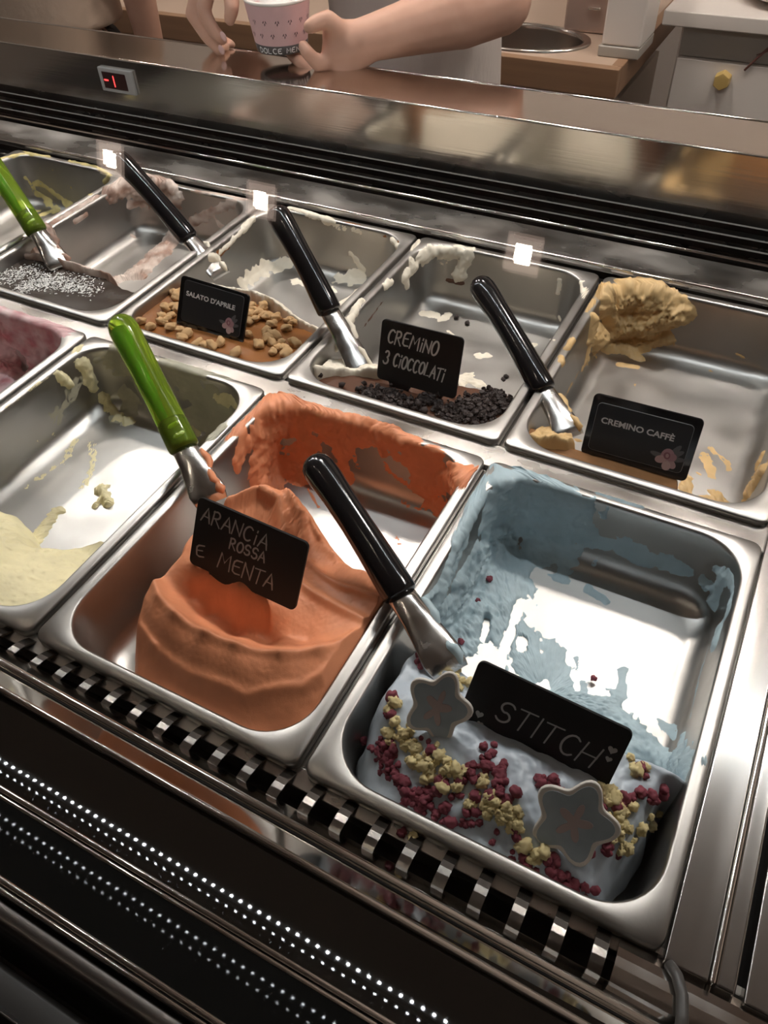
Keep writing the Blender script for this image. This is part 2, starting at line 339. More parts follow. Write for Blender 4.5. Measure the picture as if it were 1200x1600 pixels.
def inner_profile(step=None):   # (inset, z, radius) from rim to floor
    pr=[(.0012,.0,.009),(INS-.0008,.0,RC),(INS,-.0003,RC-.001),(INS+.0008,-.0014,RC-.002),(INS+.0014,-.004,RC-.002)]
    zf=-DEP+.02; w0=INS+.0014; w1=w0+.0045
    for i in range(1,6): t=i/5; pr.append((w0+(w1-w0)*t,-.004+(zf+.004)*t,RC-.004*t-.002))
    for i in range(1,9): a=math.pi/2*i/8; pr.append((w1+.02*(1-math.cos(a)),zf-.02*math.sin(a),RC-.006-.01*i/8))
    return pr
def surf_rings(step):
    pr=inner_profile(); P=np.array(pr); seg=np.hypot(np.diff(P[:,0]),np.diff(P[:,1])); s=np.r_[0,np.cumsum(seg)]
    if step: t=np.linspace(0,s[-1],int(s[-1]/step)); P=np.stack([np.interp(t,s,P[:,k]) for k in range(3)],1)
    return P
def pan_surface(step):    # dense copy of the inside of a pan, for what sticks to it: grid rings x n, local coordinates
    P=surf_rings(step); nc=max(4,int(.06/step)); sx=max(2,int(.15/step)); sy=max(2,int(.25/step)); R=[]
    for ins,z,r in P: q=ringpts(ins,r,sx,sy,nc); R.append(np.c_[q,np.full(len(q),z)])
    last=R[-1]; c=np.array([PW/2,PL/2,-DEP]); nf=int((PW/2-.03)/step)
    for i in range(1,nf): R.append(c+(last-c)*(1-i/nf))
    G=np.array(R); du=np.roll(G,-1,1)-np.roll(G,1,1); dv=np.gradient(G,axis=0); n=np.cross(du,dv); n/=np.linalg.norm(n,axis=2)[...,None]+1e-12
    if n[-1,0,2]<0: n=-n
    return G,n
def make_pan_mesh():
    pr=[(.0016,-.0085,.009),(.0,-.0095,.009),(0,-.002,.009),(.0005,-.0007,.009)]+inner_profile(); sx,sy,nc=6,8,10; V=[];n=None
    for ins,z,r in pr: q=ringpts(ins,r,sx,sy,nc); n=len(q); V+= [(*p,z) for p in q]
    last=np.array(V[-n:]); c=np.array([PW/2,PL/2,-DEP]); k=len(pr)
    for f in (.66,.33): V+= [tuple(p) for p in c+(last-c)*f]; k+=1
    F=[(i*n+j,i*n+(j+1)%n,(i+1)*n+(j+1)%n,(i+1)*n+j) for i in range(k-1) for j in range(n)]; F.append(tuple((k-1)*n+j for j in range(n)))
    me=bpy.data.meshes.new('gelato_pan'); me.from_pydata(V,[],F); me.update(); me.polygons.foreach_set('use_smooth',[True]*len(me.polygons)); me.materials.append(M['pan']); return me
PANME=make_pan_mesh()
PANS={}   # key -> (column,row)
for key,(ci,ri,lab) in dict(
    A=(-2,0,'steel pan with streaky pink gelato in the front row'), B=(-1,0,'steel pan scraped down to pale yellow lemon gelato'),
    C=(0,0,'steel pan heaped with smooth orange gelato'), D=(1,0,'steel pan holding pale blue gelato next to the end plate'),
    E=(-3,1,'steel pan in the back row with only yellow smears left'), F=(-2,1,'steel pan with chocolate sauce and coconut flakes'),
    G=(-1,1,'steel pan with caramel sauce and peanuts'), H=(0,1,'steel pan with dark chocolate crumbs and white smears'),
    I=(1,1,'steel pan with coffee-coloured gelato in its rear corner')).items():
    PANS[key]=np.array([ci*PX,ROWY[ri],0.])
    o=bpy.data.objects.new('gelato_pan',PANME); link(o); o.location=PANS[key]; tag(o,lab,'pan','steel gelato pans')
    s=o.modifiers.new('thickness','SOLIDIFY'); s.thickness=.0007; s.offset=1

# ------------------------------------------------------------------ gelato
def gel(name,c,rough=.45,bumps=None,var=.07,spec=.35):
    lo=tuple(max(0,x*(1-var)) for x in c); hi=tuple(min(1,x*(1+var)) for x in c)
    return mat(name,c,rough,0,spec,noise=(40,(1,1,1),[(.35,lo),(.65,hi)]),bump=bumps or [(350,(1,1,1),.12,.001),(1400,(1,1,1),.15,.0006)])
GM=dict(orange=gel('orange_gelato',(.84,.33,.165)), blue=gel('blue_gelato',(.45,.58,.635)), blueshade=gel('blue_gelato_shaded_glossy',(.46,.53,.60),.30,[(120,(1,1,1),.06,.001)]),  # glossy copy is greyer: shade on the mound put into its colour
    lemon=gel('lemon_gelato',(.90,.82,.52),.5,[(260,(1,1,1),.35,.0016),(900,(1,1,1),.3,.0008)]), grey=gel('pale_film',(.46,.44,.34),.4), pink=gel('pink_gelato',(.62,.24,.26),.4,var=.2),
    caramel=gel('caramel_sauce',(.27,.105,.03),.22,[(30,(1,1,1),.05,.001)]), choc=gel('chocolate_sauce',(.12,.052,.03),.25,[(30,(1,1,1),.05,.001)]), dark=gel('dark_chocolate_sauce',(.035,.024,.018),.25,[(30,(1,1,1),.05,.001)]),
    cream=gel('cream_gelato',(.90,.82,.68)), coffee=gel('coffee_gelato',(.68,.46,.215)), mocha=gel('milk_chocolate_gelato',(.36,.22,.165),.45,var=.3), yellow=gel('yellow_gelato',(.62,.52,.22),.4,var=.2))
tint(GM['mocha'],(.76,.64,.56)); tint(GM['pink'],(.80,.62,.62))
SURF={}
def get_surf(step):
    if step not in SURF: SURF[step]=pan_surface(step)
    return SURF[step]
def hit(key,u,v,step=.004):     # point of a pan's inside seen at a pixel
    G,n=get_surf(step); W=G+PANS[key]; vis=((CC-W)*n).sum(2)>0; d=np.hypot(*np.moveaxis(topx(W)-np.array([u,v]),-1,0)); d=np.where(vis,d,1e9); i=np.unravel_index(np.argmin(d),d.shape); return G[i]
def seg_dist(P,a,b):
    ab=b-a; t=np.clip(((P-a)@ab)/(ab@ab+1e-12),0,1); return np.linalg.norm(P-(a+t[...,None]*ab),axis=-1)
def smear(name,key,m,strokes,holes=(),step=.0022,rag=.8,freq=70,parent=None,tints=(),rough=.5):
    # strokes: (pixels, radius mm, thickness mm); what sticks to the steel follows the steel
    G,n=get_surf(step); W=G+PANS[key]; N1=fbm(W,freq,4,.55); N2=fbm(W+3.3,260,3); N3=fbm(W*np.array([1,1,.6])+9.1,900,2); T=np.full(G.shape[:2],-.0006)
    for px,r,h in strokes:
        P=[hit(key,*p) for p in px]; r*=.001; h*=.001
        d=np.min([seg_dist(G,P[i],P[min(i+1,len(P)-1)]) for i in range(max(1,len(P)-1))],axis=0)
        q=1-(d/r+rag*N1+.25*N2); t=h*np.clip(q*1.3,0,1)**.7*(1+rough*N2+.5*rough*N3)-.0004*(q<=0)
        T=np.maximum(T,t)
    for px,r in holes:
        P=[hit(key,*p) for p in px]; r*=.001
        d=np.min([seg_dist(G,P[i],P[min(i+1,len(P)-1)]) for i in range(max(1,len(P)-1))],axis=0)
        T=np.where(d/r+rag*N1+.25*N2<1,-.0006,T)
    o=shell(name,W,n,T,m,parent,tints); o['kind']='stuff'; return o
def shell(name,W,n,T,m,parent,tints=()):
    V=(W+n*np.maximum(T,-.0006)[...,None]); k,N=T.shape; on=T>0
    f=on[:-1]|on[1:]; f=f|np.roll(f,-1,1); ii,jj=np.nonzero(f); j2=(jj+1)%N
    F=np.stack([ii*N+jj,ii*N+j2,(ii+1)*N+j2,(ii+1)*N+jj],1); used=np.unique(F); remap=np.full(k*N,-1); remap[used]=np.arange(len(used))
    VV=V.reshape(-1,3)[used]; at=np.clip(.5+1.3*fbm(VV*np.array([1,1,1.5])+5.5,55,3),0,1)
    return pymesh(name,VV,remap[F],m,parent,attr=at)
def rbf(ctrl):
    c=np.array(ctrl,float); X=c[:,:2]; n=len(X); D=np.sqrt(((X[:,None]-X[None])**2).sum(2)+.004**2); A=np.zeros((n+3,n+3)); A[:n,:n]=D; A[:n,n:]=np.c_[np.ones(n),X]; A[n:,:n]=A[:n,n:].T
    wv=np.linalg.solve(A,np.r_[c[:,2],0,0,0])
    def f(x,y): d=np.sqrt((x[...,None]-X[:,0])**2+(y[...,None]-X[:,1])**2+.004**2); return d@wv[:n]+wv[n]+wv[n+1]*x+wv[n+2]*y
    return f
def poly_sd(x,y,poly):     # + inside
    P=np.array(poly,float); d=np.full(x.shape,9.); ins=np.zeros(x.shape,bool)
    for i in range(len(P)):
        a,b=P[i],P[(i+1)%len(P)]; ab=b-a; t=np.clip(((x-a[0])*ab[0]+(y-a[1])*ab[1])/(ab@ab),0,1); d=np.minimum(d,np.hypot(x-a[0]-t*ab[0],y-a[1]-t*ab[1]))
        c=((a[1]>y)!=(b[1]>y))&(x<(b[0]-a[0])*(y-a[1])/(b[1]-a[1]+1e-15)+a[0]); ins^=c
    return np.where(ins,d,-d)
IP=np.array(inner_profile()[2:])
def wall_at(z): o=np.argsort(IP[:,1]); return np.interp(z,IP[o,1],IP[o,0]),np.interp(z,IP[o,1],IP[o,2])
def mass_fn(ctrl,foot,edge=.018,detail=None,power=.5):
    top=rbf(ctrl)
    def h(x,y):
        s=poly_sd(x,y,foot)+.0035*fbm(np.stack([x,y,0*x],-1),60,2); t=top(x,y)
        if detail: t=t+detail(x,y)
        return np.where(s>0,-DEP+(t+DEP)*np.clip(sst(0,edge,s),0,1)**power,-DEP-.003)
    return Field(h)
class Field:      # sampled height field, quick to look up
    def __init__(s,f):
        s.f=f; s.X=np.arange(-.02,.272,.0012); s.Y=np.arange(-.02,.376,.0012); x,y=np.meshgrid(s.X,s.Y,indexing='ij'); s.Z=f(x,y)
    def __call__(s,x,y):
        if np.ndim(x)==2: return s.f(x,y)
        i=np.clip(((np.asarray(x)+.02)/.0012).astype(int),0,len(s.X)-1); j=np.clip(((np.asarray(y)+.02)/.0012).astype(int),0,len(s.Y)-1); return s.Z[i,j]
def mass(name,key,hf,m,parent=None,zref=-.01,NR=150,keep=None,sm=2.2):
    ins,r=wall_at(zref); q=ringpts(ins+.0003,r,int(.16/.0018),int(.25/.0018),int(.06/.0018)); c=np.array([PW/2,PL*.36]); rho=(1-np.linspace(0,1,NR,endpoint=False))
    XY=c+(q-c)[None]*rho[:,None,None]; x,y=XY[...,0],XY[...,1]; z=hf(x,y)
    dw=(1-rho)[:,None]*np.minimum(np.abs(q-c).max(1),.2)[None]; z=np.minimum(z,-.0018+1.6*dw+.25*np.sqrt(dw*.004))     # rounds over to meet the steel below the rim
    # follow the taper of the wall
    zi=np.clip(z,-DEP,0); ins2,_=wall_at(zi); k=np.clip((rho-.8)/.2,0,1)[:,None]*(ins2-ins); dd=(c-XY); dd/=np.linalg.norm(dd,axis=2)[...,None]+1e-9; XY=XY+dd*np.where(k>0,k,k*.6)[...,None]
    V=np.concatenate([XY,z[...,None]],2)+PANS[key]; on=z>-DEP+.0006; f=on[:-1]|on[1:]; f=f|np.roll(f,-1,1); ii,jj=np.nonzero(f); N=z.shape[1]; j2=(jj+1)%N
    F=np.stack([ii*N+jj,(ii+1)*N+jj,(ii+1)*N+j2,ii*N+j2],1)[:,::-1]; used=np.unique(F); rm=np.full(z.size,-1); rm[used]=np.arange(len(used)); VV=V.reshape(-1,3)[used]
    return pymesh(name,VV,rm[F],m,parent,attr=np.clip(.5+1.3*fbm(VV,55,3),0,1))
def on_mass(key,hf,u,v,z=-.01):
    for _ in range(25):
        p=atz(u,v,z)-PANS[key]; z=.6*z+.4*float(hf(np.array([p[0]]),np.array([p[1]]))[0])
    return np.array([p[0],p[1],z])+PANS[key]
def ridge(x,y,pts,w,h,skew=0):
    P=np.array(pts,float); d=np.full(x.shape,9.); 
    for a,b in zip(P[:-1],P[1:]):
        ab=b-a; t=np.clip(((x-a[0])*ab[0]+(y-a[1])*ab[1])/(ab@ab),0,1); d=np.minimum(d,np.hypot(x-a[0]-t*ab[0],y-a[1]-t*ab[1]))
    return h*np.exp(-(d/w)**2)
def gelato(name,lab,key): return tag(empty(name,tuple(PANS[key]+np.array([PW/2,PL/2,-DEP]))),lab,'gelato')
def P3(x,y): return np.stack([x,y,0*x],-1)

# orange
def det_C(x,y):
    n=.0012*fbm(P3(x,y),45,2)+.00025*fbm(P3(x,y),400,2)
    r=ridge(x,y,[(.064,.082),(.085,.066),(.108,.058),(.14,.054),(.167,.056),(.2,.066),(.222,.085),(.237,.113)],.0045,.0045)
    r=r+ridge(x,y,[(.058,.05),(.09,.034),(.14,.026),(.19,.03),(.225,.055),(.24,.085)],.004,.0028)+ridge(x,y,[(.056,.07),(.075,.045),(.1,.034)],.003,.003)
    r=r+ridge(x,y,[(.07,.18),(.088,.203),(.112,.2),(.128,.18),(.135,.155)],.007,.009)+ridge(x,y,[(.112,.215),(.133,.2),(.148,.178)],.005,.006)+ridge(x,y,[(.13,.215),(.155,.195)],.003,.004)
    r=r+ridge(x,y,[(.14,.15),(.18,.14),(.235,.13)],.004,.0035)+ridge(x,y,[(.15,.17),(.2,.155),(.24,.155)],.003,.003)
    s=np.clip(y-.14,0,1)*22; return n+r+s*.0007*fbm(P3(x*1.7,y*.4),420,3)
HC=mass_fn([(.064,.08,.020),(.085,.066,.023),(.108,.058,.024),(.14,.054,.024),(.167,.056,.022),(.2,.066,.019),(.222,.085,.014),(.24,.113,.006),
    (.07,.012,-.04),(.10,.010,-.022),(.15,.008,-.016),(.2,.008,-.018),(.24,.012,-.03),(.12,.03,.002),(.2,.028,-.003),(.243,.06,-.003),(.246,.085,.003),(.243,.035,-.010),(.07,.04,-.004),
    (.09,.09,-.004),(.11,.085,-.012),(.14,.082,-.016),(.17,.088,-.016),(.2,.1,-.010),(.10,.108,.010),(.13,.106,.012),(.155,.108,.006),(.18,.12,-.006),(.125,.096,-.006),(.07,.13,.018),(.065,.17,.018),(.085,.2,.022),(.105,.205,.022),(.1,.165,.006),(.13,.15,.004),
    (.13,.2,.014),(.15,.2,.002),(.175,.18,-.012),(.2,.16,-.002),(.243,.15,.002)],
    [(.085,-.03),(.06,.03),(.052,.06),(.05,.09),(.045,.14),(.055,.19),(.085,.225),(.125,.23),(.165,.213),(.2,.198),(.3,.18),(.3,-.03)],.020,det_C,.42)
gC=gelato('orange_gelato','smooth orange gelato mound swirled high with scraped smears behind','C')
mass('mound','C',HC,GM['orange'],gC)
smear('wall_smear','C',GM['orange'],[
    ([(440,640),(420,690),(410,735)],30,7),([(450,650),(500,655),(560,670)],32,5),([(480,690),(470,735)],22,6),([(540,690),(535,740)],16,4),([(560,670),(640,700),(690,740)],20,3.2),
    ([(545,655),(610,672),(625,690)],8,7),([(585,675),(598,705)],7,6),([(650,760),(690,745),(715,755)],20,6),([(690,790),(705,800)],12,7),([(375,665),(372,720)],8,4),([(385,690),(390,700)],9,4),
    ([(372,655),(420,622),(480,620),(560,650)],5,3),([(420,618),(425,625)],5,3),([(360,672),(370,662)],4,4),([(350,679),(354,680)],3,3),([(600,730),(610,745),(680,775)],9,1.5),([(480,765),(500,790)],3,1.5),([(530,760),(545,790)],4,1),([(620,845),(628,850)],5,.8),
    ([(575,815),(560,840)],4,.8),([(370,725),(372,735)],5,3)],holes=[([(570,715),(590,725)],8),([(600,745),(650,775)],8)],parent=gC,step=.0018,rag=.9)

# blue
def det_D(x,y):
    return .004*fbm(P3(x,y),30,2)+.0022*fbm(P3(x,y)+2,85,2)+.0006*fbm(P3(x,y)+7,240,2)+.0004*fbm(P3(x,y),350,2)*(y>.1)+ridge(x,y,[(.06,.115),(.1,.118),(.15,.112),(.2,.118),(.245,.112)],.006,.005)
HD=mass_fn([(.03,.03,-.02),(.03,.012,-.035),(.08,.010,-.012),(.15,.008,-.016),(.21,.012,-.036),(.235,.03,-.04),(.03,.07,.004),(.08,.05,.012),(.14,.045,.010),(.19,.05,.001),(.225,.06,-.016),(.24,.1,-.008),
    (.03,.11,.0),(.08,.09,.010),(.14,.085,.008),(.19,.09,.003),(.235,.115,-.004),(.05,.15,-.02),(.12,.13,-.002),(.2,.13,-.004)],
    [(.03,-.03),(.012,.04),(.008,.1),(.012,.16),(.05,.155),(.09,.135),(.15,.130),(.2,.130),(.3,.124),(.3,.105),(.2385,.1),(.236,.07),(.226,.03),(.205,-.03)],.020,det_D,.45)
gD=gelato('blue_gelato','pale blue gelato topped with red and yellow crumbs and scraped thin behind','D')
mass('mound','D',HD,GM['blueshade'],gD)
smear('floor_smear','D',GM['blue'],[
    ([(700,960),(740,880),(770,850)],24,9),([(720,990),(760,960)],26,9),([(765,860),(800,880),(790,930)],26,4),([(790,960),(800,1000),(830,1040)],22,3.5),([(860,1010),(880,1080)],14,2),([(880,1100),(950,1110),(1000,1170)],18,6),([(990,1150),(1040,1190),(1075,1195)],15,6),
    ([(790,760),(760,830)],24,4),([(830,770),(900,800),(880,850)],30,2.5),([(800,790),(850,850)],26,3),([(900,840),(990,860),(1060,890)],16,1.2),([(760,745),(740,800),(712,850),(690,905)],7,5),([(735,770),(700,900),(660,940)],6,5),
    ([(765,725),(800,735),(850,742)],5,3),([(800,730),(820,728)],4,4),([(930,765),(1010,795)],3,2),([(1125,900),(1120,940)],9,5),([(1105,910),(1118,920)],8,7),([(1140,900),(1138,960)],8,2),([(1125,985),(1118,1010)],8,3),([(1110,1010),(1095,1060),(1080,1120)],4,1),
    ([(920,925),(945,940)],6,2),([(860,900),(880,905)],8,1.2),([(1070,1150),(1055,1200)],6,3),([(970,1090),(975,1050)],7,1.2),([(1035,1135),(1055,1150)],10,1),([(905,1030),(915,1080)],8,1.2),([(690,900),(670,960),(660,980)],9,8)],
    holes=[([(815,945),(795,1000),(782,1040)],5),([(812,1000),(815,1015)],4),([(915,1000),(905,1060)],5),([(762,975),(755,1000)],3.5),([(840,900),(870,940)],7)],parent=gD,step=.0017,rag=.85,freq=85)

# lemon
def det_B(x,y): return .0035*fbm(P3(x,y),40,3)+.0019*fbm(P3(x,y)+4,230,3)+ridge(x,y,[(.1,.1),(.13,.07),(.15,.03)],.01,.008)
HB=mass_fn([(.02,.012,-.012),(.1,.012,-.010),(.17,.012,-.014),(.22,.012,-.022),(.02,.08,-.035),(.1,.06,-.026),(.17,.05,-.03),(.23,.05,-.04),(.05,.12,-.06),(.12,.1,-.05),(.18,.1,-.058),(.235,.1,-.06),(.235,.13,-.068),(.15,.14,-.074),(.1,.14,-.074)],
    [(-.02,-.03),(-.02,.12),(.06,.135),(.1,.125),(.13,.105),(.15,.12),(.17,.155),(.2,.165),(.225,.135),(.3,.12),(.3,-.03)],.014,det_B,.5)
gB=gelato('lemon_gelato','pale yellow grainy gelato scraped low in its pan','B')
mass('mound','B',HB,GM['lemon'],gB)
smear('wall_smear','B',GM['grey'],[([(200,560),(240,600),(260,640)],30,3),([(280,590),(340,640),(350,670)],32,2.5),([(200,620),(195,650)],16,3),([(300,650),(330,680)],18,3),([(130,600),(90,650)],20,.8),([(150,560),(220,545)],4,2),([(300,570),(360,590)],4,2)],parent=gB,step=.002)
smear('lump','B',GM['lemon'],[([(95,585),(105,600)],7,6),([(130,570),(145,600)],8,5),([(165,620),(185,650),(200,655)],9,6),([(340,620),(365,625)],10,3),([(160,765),(168,785)],7,9),([(150,790),(160,780)],5,6),([(300,670),(310,678)],5,3),([(120,545),(128,548)],4,4),([(60,840),(90,800)],8,3),([(40,760),(100,720),(120,690)],7,.8),([(140,690),(150,720),(130,760)],8,.8),([(60,690),(110,670)],5,.6),
    ([(10,640),(60,600),(120,560)],2,1.2),([(155,560),(190,548)],2.5,1.5),([(230,790),(215,800)],3,2)],parent=gB,step=.0019,rag=1.0,freq=110)
# pink
gA=gelato('pink_gelato','streaky pink and white gelato left on the back wall of its pan','A')
smear('wall_smear','A',GM['pink'],[([(0,500),(60,520),(88,530)],30,4),([(20,530),(60,555),(55,570)],22,6),([(0,540),(20,580)],26,12),([(0,560),(10,600)],20,6),([(0,485),(12,520),(18,525)],3,9),([(0,472),(20,476)],3,3),([(75,545),(70,560)],8,5),([(0,480),(50,488)],3,2)],holes=[([(35,555),(40,570)],9)],parent=gA,step=.002,rag=.6)
HA=mass_fn([(.0,.0,-.02),(.25,.0,-.04),(.12,.1,-.05),(.2,.2,-.06),(.1,.25,-.045),(.18,.27,-.06)],[(-.03,-.03),(-.03,.3),(.1,.28),(.16,.25),(.2,.2),(.22,.1),(.2,-.03)],.02,lambda x,y:.004*fbm(P3(x,y),40,3),.5)
mass('mound','A',HA,GM['pink'],gA)
# yellow remains
gE=gelato('yellow_gelato','thin yellow smears of gelato in an almost empty pan','E')
smear('wall_smear','E',GM['yellow'],[([(0,250),(40,240),(80,238)],5,3),([(110,250),(150,258),(172,272)],3,3),([(174,275),(166,285)],5,4),([(20,290),(60,285),(110,320)],10,1),([(60,300),(90,330)],10,1.2),([(40,280),(60,300)],5,1),([(20,325),(60,330)],6,1.5),([(40,345),(80,330)],8,2),([(82,332),(84,334)],3,3),([(140,305),(110,320)],4,2),([(30,260),(90,268)],14,.6),([(0,300),(30,320)],10,.8),([(60,260),(120,300)],12,.6)],parent=gE,step=.0026)
# chocolate with coconut
def flat(z,foot,wob=.0008,edge=.01,extra=None):
    return mass_fn([(0,0,z),(.25,0,z),(0,.2,z),(.25,.2,z)],foot,edge,lambda x,y:wob*fbm(P3(x,y),35,2)+(extra(x,y) if extra is not None else 0),.35)
HF=flat(-.016,[(-.03,-.03),(-.03,.105),(.05,.112),(.1,.108),(.15,.112),(.2,.102),(.3,.09),(.3,-.03)])
gF=gelato('chocolate_gelato','dark chocolate sauce with brown and white gelato scraped up behind','F')
mass('sauce','F',HF,GM['dark'],gF)
smear('wall_smear','F',GM['mocha'],[([(165,290),(200,285),(235,300)],20,7),([(225,275),(265,290),(275,310)],14,8),([(150,300),(110,330),(80,350)],5,4),([(205,320),(255,325)],10,2),([(75,355),(70,385),(60,400)],10,9),([(80,370),(75,395)],8,8),([(215,430),(250,395),(270,375)],18,7),([(180,440),(230,425)],12,6),([(300,350),(360,320),(380,310)],10,1.5),([(300,300),(380,305)],4,1.5),([(115,345),(135,335)],4,2),([(205,370),(210,372)],3,3),([(330,330),(350,360)],8,1),([(60,405),(90,420)],9,9)],parent=gF,step=.0021,rag=.8,freq=90)
HF2=mass_fn([(.0,.1,-.012),(.06,.11,-.008),(.11,.105,-.006),(.16,.11,-.012),(.06,.14,-.03),(.12,.135,-.04)],[(.0,.09),(.05,.1),(.09,.096),(.13,.095),(.165,.1),(.175,.112),(.14,.125),(.09,.13),(.04,.14),(-.0,.14)],.008,lambda x,y:.003*fbm(P3(x,y),70,3)+.001*fbm(P3(x,y),400,2),.5)
mass('scraped_roll','F',HF2,GM['mocha'],gF)
# coconut flakes: nobody could count them
def scatter_stuff(name,key,hf,pxs,n,size,m,parent,seed,lift=0.,jit=.008,flatk=.3):
    r=np.random.default_rng(seed); V=[];F=[]
    base=np.array([(-1,-.4,0),(1,-.5,0),(.8,.5,.1),(-.9,.4,0),(0,0,.6)])
    P=[on_mass(key,hf,*p) for p in pxs]
    for _ in range(n):
        i=r.integers(len(P)-1); t=r.random(); p=P[i]*(1-t)+P[i+1]*t+np.r_[r.normal(0,jit,2),0]; l=p-PANS[key]
        if not(.012<l[0]<.238 and .013<l[1]<.3): continue
        p[2]=float(hf(np.array([l[0]]),np.array([l[1]]))[0])+lift
        if p[2]<-.075: continue
        s=size*(.5+r.random()); a=r.random()*6.28; c,q=math.cos(a),math.sin(a); B=base*np.array([s,s,s*flatk*2])+r.normal(0,s*.15,(5,3)); B=np.c_[B[:,0]*c-B[:,1]*q,B[:,0]*q+B[:,1]*c,B[:,2]]
        if flatk>.5: pass
        k=len(V); V+= (B+p+np.array([0,0,.0003])).tolist(); F+=[(k,k+1,k+4),(k+1,k+2,k+4),(k+2,k+3,k+4),(k+3,k,k+4),(k+3,k+2,k+1,k)]
    o=pymesh(name,V,F,m,parent,smooth=False); o['kind']='stuff'; return o
M['coco']=mat('coconut_white',(.80,.80,.78),.7)
o=scatter_stuff('coconut_flakes','F',HF,[(0,420),(20,430),(50,420),(80,440),(120,450),(150,455),(60,440),(30,455),(90,430),(140,440),(10,440),(100,450)],1500,.0012,M['coco'],None,3); tag(o,'white coconut flakes scattered over dark chocolate sauce','coconut flakes',kind='stuff')
# caramel with peanuts
HG=flat(-.013,[(-.03,-.03),(-.03,.14),(.05,.148),(.1,.145),(.15,.135),(.2,.118),(.3,.1),(.3,-.03)])
gG=gelato('caramel_gelato','caramel sauce layer over cream gelato scraped away behind','G'); mass('sauce','G',HG,GM['caramel'],gG)
HG2=mass_fn([(.05,.15,-.014),(.1,.148,-.008),(.15,.14,-.006),(.2,.12,-.008),(.24,.11,-.012),(.1,.18,-.03),(.2,.16,-.05)],[(.03,.14),(.08,.14),(.13,.134),(.18,.118),(.26,.1),(.26,.13),(.2,.145),(.15,.158),(.1,.17),(.04,.165)],.009,lambda x,y:.0035*fbm(P3(x,y),60,3)+.0014*fbm(P3(x,y),300,2),.5)
mass('cream_edge','G',HG2,GM['cream'],gG)
smear('wall_smear','G',GM['cream'],[([(395,345),(370,370),(345,395)],5,4),([(455,325),(490,335),(520,345)],5,4),([(380,440),(420,420),(450,410)],14,2),([(530,440),(560,430)],16,2),([(460,440),(520,455)],10,1),([(550,400),(565,420)],7,1.5),([(615,375),(622,385)],5,4),([(330,400),(345,410)],6,5),([(560,455),(530,480)],6,4),([(450,350),(470,370)],8,1),([(510,350),(560,360)],8,.8)],parent=gG,step=.0022,rag=.95,freq=100)
smear('caramel_smear','G',GM['caramel'],[([(340,395),(355,385)],8,1),([(600,370),(622,380)],4,1.5),([(520,345),(560,352)],4,.8)],parent=gG,step=.0026)
# brown sauce with crumbs
HH=flat(-.020,[(-.03,-.03),(-.03,.085),(.05,.078),(.1,.08),(.15,.098),(.2,.108),(.3,.1),(.3,-.03)])
gH=gelato('three_chocolate_gelato','brown chocolate sauce with white gelato smeared up the steel','H'); mass('sauce','H',HH,GM['choc'],gH)
HH2=mass_fn([(.0,.05,-.012),(.03,.06,-.012),(.06,.06,-.01),(.09,.07,-.008),(.02,.1,-.03),(.15,.1,-.012),(.2,.11,-.02)],[(.008,.03),(.02,.03),(.05,.05),(.08,.06),(.11,.075),(.16,.095),(.17,.115),(.12,.11),(.07,.1),(.03,.1),(.008,.09)],.01,lambda x,y:.005*fbm(P3(x,y),60,3)+.0015*fbm(P3(x,y),300,2),.5)
mass('cream_edge','H',HH2,GM['cream'],gH)
smear('wall_smear','H',GM['cream'],[([(635,425),(670,395),(705,390)],11,6),([(690,400),(725,395),(720,430)],12,4),([(630,430),(635,445)],8,5),([(640,385),(652,375)],4,4),([(610,440),(600,450)],6,4),([(560,470),(545,500),(535,520)],6,5),([(520,490),(525,540)],6,5),([(660,490),(680,495)],8,1.5),([(690,500),(700,490)],7,1.2),([(745,555),(760,558)],6,2),([(820,540),(835,538)],8,1.5),([(700,520),(708,522)],4,1),([(860,530),(865,532)],4,1),([(875,440),(870,460)],4,2),([(720,600),(735,590)],9,3),([(910,440),(918,465),(900,490)],4,3),([(725,590),(745,600)],9,3),([(875,495),(878,500)],3,1.5)],parent=gH,step=.002,rag=.95,freq=105)
smear('chocolate_smear','H',GM['choc'],[([(700,440),(722,445)],4,1.5),([(600,470),(560,520)],3,.8),([(580,480),(545,540)],3,.6)],parent=gH,step=.0026)
# coffee
HI=flat(-.016,[(-.03,-.03),(-.03,.07),(.03,.06),(.06,.05),(.1,.052),(.14,.055),(.172,.05),(.178,.02),(.175,-.03)])
gI=gelato('coffee_gelato','tan coffee gelato piled against the rear corner of its pan','I'); mass('sauce','I',HI,gel('coffee_sauce',(.34,.17,.075),.25,[(30,(1,1,1),.05,.001)]),gI)
HI2=mass_fn([(.01,.04,-.012),(.04,.045,-.006),(.06,.05,-.008),(.03,.08,-.03),(.16,.04,-.012)],[(.008,.03),(.03,.022),(.06,.03),(.07,.045),(.06,.06),(.04,.08),(.008,.085)],.01,lambda x,y:.006*fbm(P3(x,y),75,3)+.0015*fbm(P3(x,y),300,2),.5)
mass('roll','I',HI2,GM['coffee'],gI)
smear('corner_mass','I',GM['coffee'],[([(945,470),(960,520),(930,530)],20,14),([(960,470),(1010,465),(1040,480)],24,14),([(960,510),(1010,505),(1050,490)],20,18),([(950,545),(1000,540),(1040,525)],13,9),([(1065,470),(1080,490)],8,4),([(990,555),(1003,560)],8,5),([(920,540),(915,560)],9,3),([(970,570),(995,575)],7,1.5),([(925,500),(920,530)],10,8),([(945,445),(1000,450),(1060,465)],5,4)],parent=gI,step=.0017,rag=.55,freq=80)
